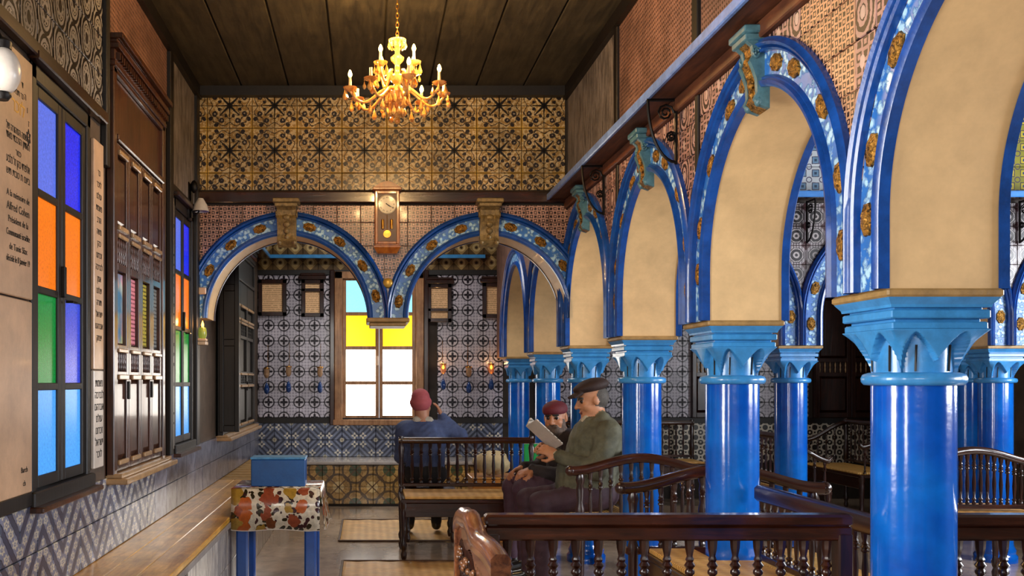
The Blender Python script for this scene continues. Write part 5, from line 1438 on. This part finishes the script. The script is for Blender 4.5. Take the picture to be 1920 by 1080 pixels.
# material slots of a body: 0 skin 1 jacket 2 trousers 3 shoes 4 hair 5 beard 6 eye 7 shirt 8 lips
def add_head(B, c, Rm, S=1.0, beard=False, hair=True):
    c = np.array(c, float)
    def T(p): return c + Rm @ (np.array(p, float) * S)
    def e(p, r, m, k=0.015): B.ell(T(p), np.array(r) * S, m, k, Rm)
    e((-0.012, 0, 0.03), (0.096, 0.076, 0.098), 0); e((0.022, 0, -0.045), (0.068, 0.060, 0.078), 0, 0.03)
    e((0.060, 0, -0.098), (0.028, 0.032, 0.024), 0, 0.03); e((0.0, 0, -0.075), (0.06, 0.058, 0.045), 0, 0.03)
    for s in (-1, 1):
        e((0.056, s * 0.038, -0.030), (0.028, 0.024, 0.026), 0, 0.02)
        e((-0.005, s * 0.078, -0.005), (0.020, 0.010, 0.032), 0, 0.008)
        B.cap(T((0.086, s * 0.014, 0.028)), T((0.074, s * 0.050, 0.026)), 0.007 * S, 0.006 * S, 4, 0.006)
        e((0.080, s * 0.031, 0.008), (0.011, 0.015, 0.008), 6, 0.004)
    B.cap(T((0.086, 0, 0.018)), T((0.112, 0, -0.028)), 0.009 * S, 0.014 * S, 0, 0.012)
    for s in (-1, 1): e((0.096, s * 0.013, -0.031), (0.012, 0.009, 0.009), 0, 0.008)
    B.cap(T((0.090, -0.020, -0.066)), T((0.090, 0.020, -0.066)), 0.007 * S, 0.007 * S, 8, 0.006)
    if hair:
        e((-0.038, 0, 0.012), (0.082, 0.081, 0.088), 4, 0.008)
    if beard:
        e((0.050, 0, -0.088), (0.056, 0.056, 0.040), 5, 0.012); B.cap(T((0.092, -0.03, -0.056)), T((0.092, 0.03, -0.056)), 0.011 * S, 0.011 * S, 5, 0.008)
        for s in (-1, 1): e((0.024, s * 0.060, -0.055), (0.032, 0.014, 0.045), 5, 0.012)
def add_hand(B, w, d, up, side, curl=0.6, S=1.0, m=0):
    """w wrist, d direction of the hand, up = back of the hand, side=+1 thumb towards +cross"""
    d = np.array(d, float); d /= np.linalg.norm(d); up = np.array(up, float); up -= d * (up @ d); up /= np.linalg.norm(up)
    x = np.cross(d, up) * side; w = np.array(w, float)
    Rm = np.stack([d, x, up], 1)
    B.ell(w + d * 0.045 * S, np.array((0.052, 0.042, 0.018)) * S, m, 0.015, Rm)
    for i, (o, L) in enumerate(((0.030, 0.072), (0.010, 0.080), (-0.011, 0.074), (-0.031, 0.058))):
        a = w + d * 0.085 * S + x * o * S; ang = 0.0
        for j in range(3):
            ang += curl * (0.55 if j == 0 else 0.9); l = L * S * (0.42, 0.33, 0.25)[j]
            b = a + (d * math.cos(ang) - up * math.sin(ang)) * l
            B.cap(a, b, (0.0100 - 0.0009 * j) * S, (0.0094 - 0.0010 * j) * S, m, 0.005); a = b
    a = w + d * 0.02 * S + x * 0.034 * S; b = a + (d * 0.6 + x * 0.7 - up * 0.35) * 0.042 * S; c = b + (d * 0.9 + x * 0.1 - up * 0.4) * 0.032 * S
    B.cap(a, b, 0.014 * S, 0.0115 * S, m, 0.01); B.cap(b, c, 0.0115 * S, 0.009 * S, m, 0.006)
def add_leg(B, hip, knee, ank, toe, S=1.0):
    B.cap(hip, knee, 0.098 * S, 0.072 * S, 2, 0.04, 0.003); B.cap(knee, ank, 0.070 * S, 0.052 * S, 2, 0.03, 0.003)
    ank = np.array(ank, float); toe = np.array(toe, float)
    B.cap(ank + (0, 0, 0.0), ank + (0, 0, -0.05), 0.042 * S, 0.042 * S, 3, 0.015)
    B.cap(ank + (0, 0, -0.045), toe, 0.042 * S, 0.034 * S, 3, 0.015)
def add_arm(B, sh, el, wr, S=1.0):
    B.cap(sh, el, 0.078 * S, 0.060 * S, 1, 0.03, 0.004); B.cap(el, wr, 0.058 * S, 0.042 * S, 1, 0.03, 0.004)
skin = lambda n, c: (lambda m: (m.b.inputs.__getitem__('Subsurface Weight').__setattr__('default_value', 0.08), m.color(m.wear(c, 0.8, 1.1, 18)), m.m)[-1])(Mat(n, c, 0.5))
def cloth(n, c, lo=0.7): return simple(n, c, 0.75, 0, 0, lo, 1.12, 14, 0.4, 120)
EYE_M = simple('dark_eye', '#1a120e', 0.2, 0, 0.3, 0.95, 1.05, 5, 0)
def person(name_label, loc, rz, build, mats):
    t = thing('person', name_label, 'person', loc, rz)
    B = Body(); build(B)
    body = link('body', B.mesh('body', mats), t)
    return t
# ---- man in cap and grey-green jacket (local +x is forward)
S1 = 1.08
mats1 = [skin('skin_a', '#b9805c'), cloth('grey_green_jacket', '#5e5d4a', 0.55), cloth('plum_trousers', '#3c2430'), simple('black_leather', '#15100e', 0.3, 0, 0.4), simple('grey_hair', '#4a443e', 0.7, 0, 0, 0.5, 1.3, 60, 0.4, 200),
         simple('stubble', '#8a6a54', 0.7), EYE_M, cloth('pale_shirt', '#b8ad96'), simple('lips_a', '#8a4c3c', 0.5)]
H1 = np.array((-0.01, 0.0, 1.345)); R1 = rot(0.10, 0.22, 0)
def man1(B):
    B.ell((-0.02, 0, 0.68), (0.19, 0.20, 0.14), 2, 0.05)
    B.ell((0.01, 0, 0.83), (0.225, 0.225, 0.19), 1, 0.06, None, 0.005); B.ell((-0.045, 0, 1.02), (0.20, 0.225, 0.21), 1, 0.06, None, 0.005)
    B.ell((-0.07, 0, 1.14), (0.13, 0.21, 0.09), 1, 0.05); B.ell((0.11, 0, 0.74), (0.13, 0.19, 0.10), 1, 0.05, None, 0.005)
    B.cap((-0.06, 0, 1.16), (-0.03, 0, 1.28), 0.075, 0.066, 0, 0.02)
    B.cap((-0.075, -0.07, 1.215), (-0.075, 0.07, 1.215), 0.05, 0.05, 1, 0.02)
    B.cap((0.035, 0.035, 1.205), (0.10, 0.03, 1.09), 0.022, 0.028, 7, 0.01); B.cap((0.035, -0.035, 1.205), (0.10, -0.03, 1.09), 0.022, 0.028, 7, 0.01)
    B.cap((0.03, 0.075, 1.20), (0.135, 0.055, 1.0), 0.022, 0.024, 1, 0.01); B.cap((0.03, -0.075, 1.20), (0.135, -0.055, 1.0), 0.022, 0.024, 1, 0.01)
    add_arm(B, (-0.085, 0.215, 1.12), (0.02, 0.275, 0.86), (0.235, 0.115, 0.945), 1.15); add_arm(B, (-0.085, -0.215, 1.12), (0.06, -0.26, 0.86), (0.245, -0.09, 0.955), 1.1)
    B.cap((0.235, 0.115, 0.945), (0.26, 0.10, 0.952), 0.034, 0.030, 7, 0.008); B.cap((0.245, -0.09, 0.955), (0.27, -0.075, 0.962), 0.034, 0.030, 7, 0.008)
    add_hand(B, (0.255, 0.10, 0.952), (0.85, -0.25, 0.42), (0.1, 0.75, 0.5), -1, 0.75, 1.08); add_hand(B, (0.265, -0.075, 0.962), (0.85, 0.25, 0.42), (0.1, -0.75, 0.5), 1, 0.75, 1.08)
    add_leg(B, (0.02, 0.115, 0.655), (0.38, 0.135, 0.62), (0.36, 0.14, 0.12), (0.56, 0.16, 0.04), 1.08); add_leg(B, (0.02, -0.115, 0.655), (0.43, -0.10, 0.62), (0.42, -0.10, 0.12), (0.62, -0.11, 0.04), 1.08)
    add_head(B, H1, R1, S1)
P1 = person('seated man in brown flat cap and grey green jacket reading a booklet', (1.60, 6.92, 0), PI, man1, mats1)
CB = Body()
def hp(p, H=H1, Rm=R1, S=S1): return H + Rm @ (np.array(p, float) * S)
CB.ell(hp((-0.015, 0, 0.088)), np.array((0.122, 0.096, 0.042)) * S1, 0, 0.02, R1); CB.ell(hp((-0.03, 0, 0.098)), np.array((0.10, 0.09, 0.045)) * S1, 0, 0.02, R1)
for s in (-0.05, -0.025, 0, 0.025, 0.05): CB.cap(hp((0.075, s, 0.062)), hp((0.145 - s * s * 8, s * 1.1, 0.046)), 0.014, 0.009, 0, 0.015)
link('flat_cap', CB.mesh('flat_cap', [cloth('brown_cap_wool', '#2c1610', 0.6)], 0.006), P1)
bk = thing('booklet', 'open white booklet held by the man in the flat cap', 'booklet', (1.285, 6.92, 1.03))
Mb = Matrix.Rotation(PI, 4, 'Z') @ Matrix.Rotation(-0.75, 4, 'Y') @ Matrix.Rotation(0.0, 4, 'Z')
M['page'] = paper_mat('printed_page', '#f2f0ea', '#8a8882')
for s in (-1, 1):
    Mq = Mb @ Matrix.Rotation(s * 0.5, 4, 'X')
    mb = MB(); y0, y1 = (0.0, 0.15) if s > 0 else (-0.15, 0.0)
    mb.bbox(-0.06, 0.19, y0, y1, -0.004, 0.004, 0.002, 0, Mq); pg = mb.build('page_block', M['page'], bk)
    mb = MB(); mb.bbox(-0.064, 0.194, y0 - 0.002, y1 + 0.002, -0.008, -0.0045, 0.001, 0, Mq); mb.build('cover', M['whitem'], bk)
# ---- bearded man in a dark red cap
mats2 = [skin('skin_b', '#a9714f'), cloth('dark_coat', '#241c1f'), cloth('plum_lap_cloth', '#43293a'), mats1[3], simple('black_hair', '#1b1512', 0.7, 0, 0, 0.6, 1.2, 60, 0.3, 200), simple('grey_beard', '#5a4a40', 0.8, 0, 0, 0.5, 1.3, 60, 0.5, 200), EYE_M, cloth('white_collar', '#c0b8ac'), simple('lips_b', '#7a4034', 0.5)]
H2 = np.array((0.15, 0.02, 1.195)); R2 = rot(0.95, 0.10, 0.08); S2 = 1.08
def man2(B):
    B.ell((0, 0, 0.67), (0.17, 0.19, 0.13), 2, 0.05)
    B.ell((0.04, 0, 0.80), (0.17, 0.19, 0.17), 1, 0.06, None, 0.004); B.ell((0.06, 0, 0.95), (0.15, 0.20, 0.16), 1, 0.06, None, 0.004)
    B.cap((0.06, -0.15, 1.02), (0.06, 0.15, 1.02), 0.075, 0.075, 1, 0.03)
    B.cap((0.09, 0, 1.03), (0.13, 0.01, 1.12), 0.062, 0.058, 0, 0.02); B.cap((0.14, -0.045, 1.075), (0.15, 0.055, 1.075), 0.024, 0.024, 7, 0.01)
    add_arm(B, (0.06, 0.20, 1.0), (0.16, 0.25, 0.76), (0.36, 0.12, 0.80)); add_arm(B, (0.06, -0.20, 1.0), (0.20, -0.24, 0.78), (0.38, -0.08, 0.80))
    add_hand(B, (0.36, 0.12, 0.80), (0.9, -0.2, -0.25), (0.2, 0.3, 0.9), -1, 0.5); add_hand(B, (0.38, -0.08, 0.80), (0.9, 0.2, -0.25), (0.2, -0.3, 0.9), 1, 0.5)
    add_leg(B, (0.02, 0.10, 0.65), (0.45, 0.13, 0.645), (0.43, 0.12, 0.12), (0.62, 0.15, 0.04)); add_leg(B, (0.02, -0.10, 0.65), (0.47, -0.10, 0.645), (0.46, -0.10, 0.12), (0.65, -0.12, 0.04))
    B.ell((0.28, 0.02, 0.70), (0.21, 0.20, 0.075), 2, 0.04, None, 0.006)
    add_head(B, H2, R2, S2, True)
P2 = person('bearded man in dark red cap sitting beside the reader', (1.62, 7.58, 0), PI + 0.12, man2, mats2)
CB = Body()
CB.ell(hp((-0.006, 0, 0.064), H2, R2, S2), np.array((0.105, 0.089, 0.060)) * S2, 0, 0.01, R2); CB.ell(hp((-0.008, 0, 0.050), H2, R2, S2), np.array((0.104, 0.088, 0.040)) * S2, 0, 0.01, R2)
link('skullcap', CB.mesh('skullcap', [cloth('dark_red_felt', '#5e1420', 0.7)], 0.006), P2)
# ---- man in blue seen from behind, hand at his ear
mats3 = [skin('skin_c', '#b57f62'), cloth('slate_blue_jacket', '#46557e', 0.7), cloth('charcoal_trousers', '#17161a'), mats1[3], mats2[4], mats2[5], EYE_M, cloth('pale_collar', '#b8b0a0'), mats2[8]]
H3 = np.array((0.02, 0.035, 1.245)); R3 = rot(-0.5, 0.05, 0); S3 = 1.02
def man3(B):
    B.ell((0, 0, 0.62), (0.17, 0.18, 0.13), 2, 0.05)
    B.ell((-0.01, 0, 0.76), (0.15, 0.18, 0.18), 1, 0.06, None, 0.004); B.ell((0.0, 0, 0.93), (0.14, 0.20, 0.17), 1, 0.06, None, 0.004)
    B.cap((0.0, -0.16, 1.03), (0.0, 0.16, 1.03), 0.075, 0.075, 1, 0.03); B.cap((0.0, 0.02, 1.05), (0.01, 0.03, 1.16), 0.06, 0.056, 0, 0.02)
    B.cap((-0.02, -0.04, 1.105), (-0.02, 0.09, 1.105), 0.03, 0.03, 7, 0.01)
    add_arm(B, (0.0, 0.20, 1.01), (0.03, 0.225, 0.76), (0.25, 0.16, 0.72)); add_arm(B, (0.0, -0.20, 1.0), (-0.02, -0.32, 0.965), (0.03, -0.16, 1.13))
    add_hand(B, (0.25, 0.16, 0.72), (0.9, -0.2, -0.15), (0.1, 0.2, 0.9), -1, 0.5); add_hand(B, (0.03, -0.155, 1.135), (0.15, 0.35, 0.9), (-0.2, -0.9, 0.3), 1, 0.35, 0.95)
    add_leg(B, (0.02, 0.10, 0.60), (0.44, 0.13, 0.60), (0.42, 0.13, 0.12), (0.61, 0.15, 0.04)); add_leg(B, (0.02, -0.10, 0.60), (0.44, -0.13, 0.60), (0.42, -0.13, 0.12), (0.61, -0.15, 0.04))
    add_head(B, H3, R3, S3, False, False)
P3 = person('man in slate blue jacket and pink cap seen from behind, hand at ear', (0.53, 8.86, 0.02), PI / 2, man3, mats3)
CB = Body(); CB.cap(hp((-0.020, 0, 0.030), H3, R3, S3), hp((-0.026, 0, 0.062), H3, R3, S3), 0.100 * S3, 0.084 * S3, 0, 0.01)
link('skullcap', CB.mesh('skullcap', [cloth('pink_red_felt', '#b0545a', 0.8)], 0.006), P3)
hb = thing('stool_bench', 'plain dark low bench under the man in the slate blue jacket', 'bench', (0.50, 8.86, 0.021))
MB().bbox(-0.17, 0.30, -0.19, 0.20, 0.45, 0.485, 0.006).build('seat', M['darkwx'], hb)
MB().bbox(-0.15, 0.28, -0.17, -0.145, 0.37, 0.45, 0.004).build('apron', M['darkwx'], hb)
for x in (-0.14, 0.27):
    for y in (-0.16, 0.17): turned_leg(hb, x, y, 0.45)
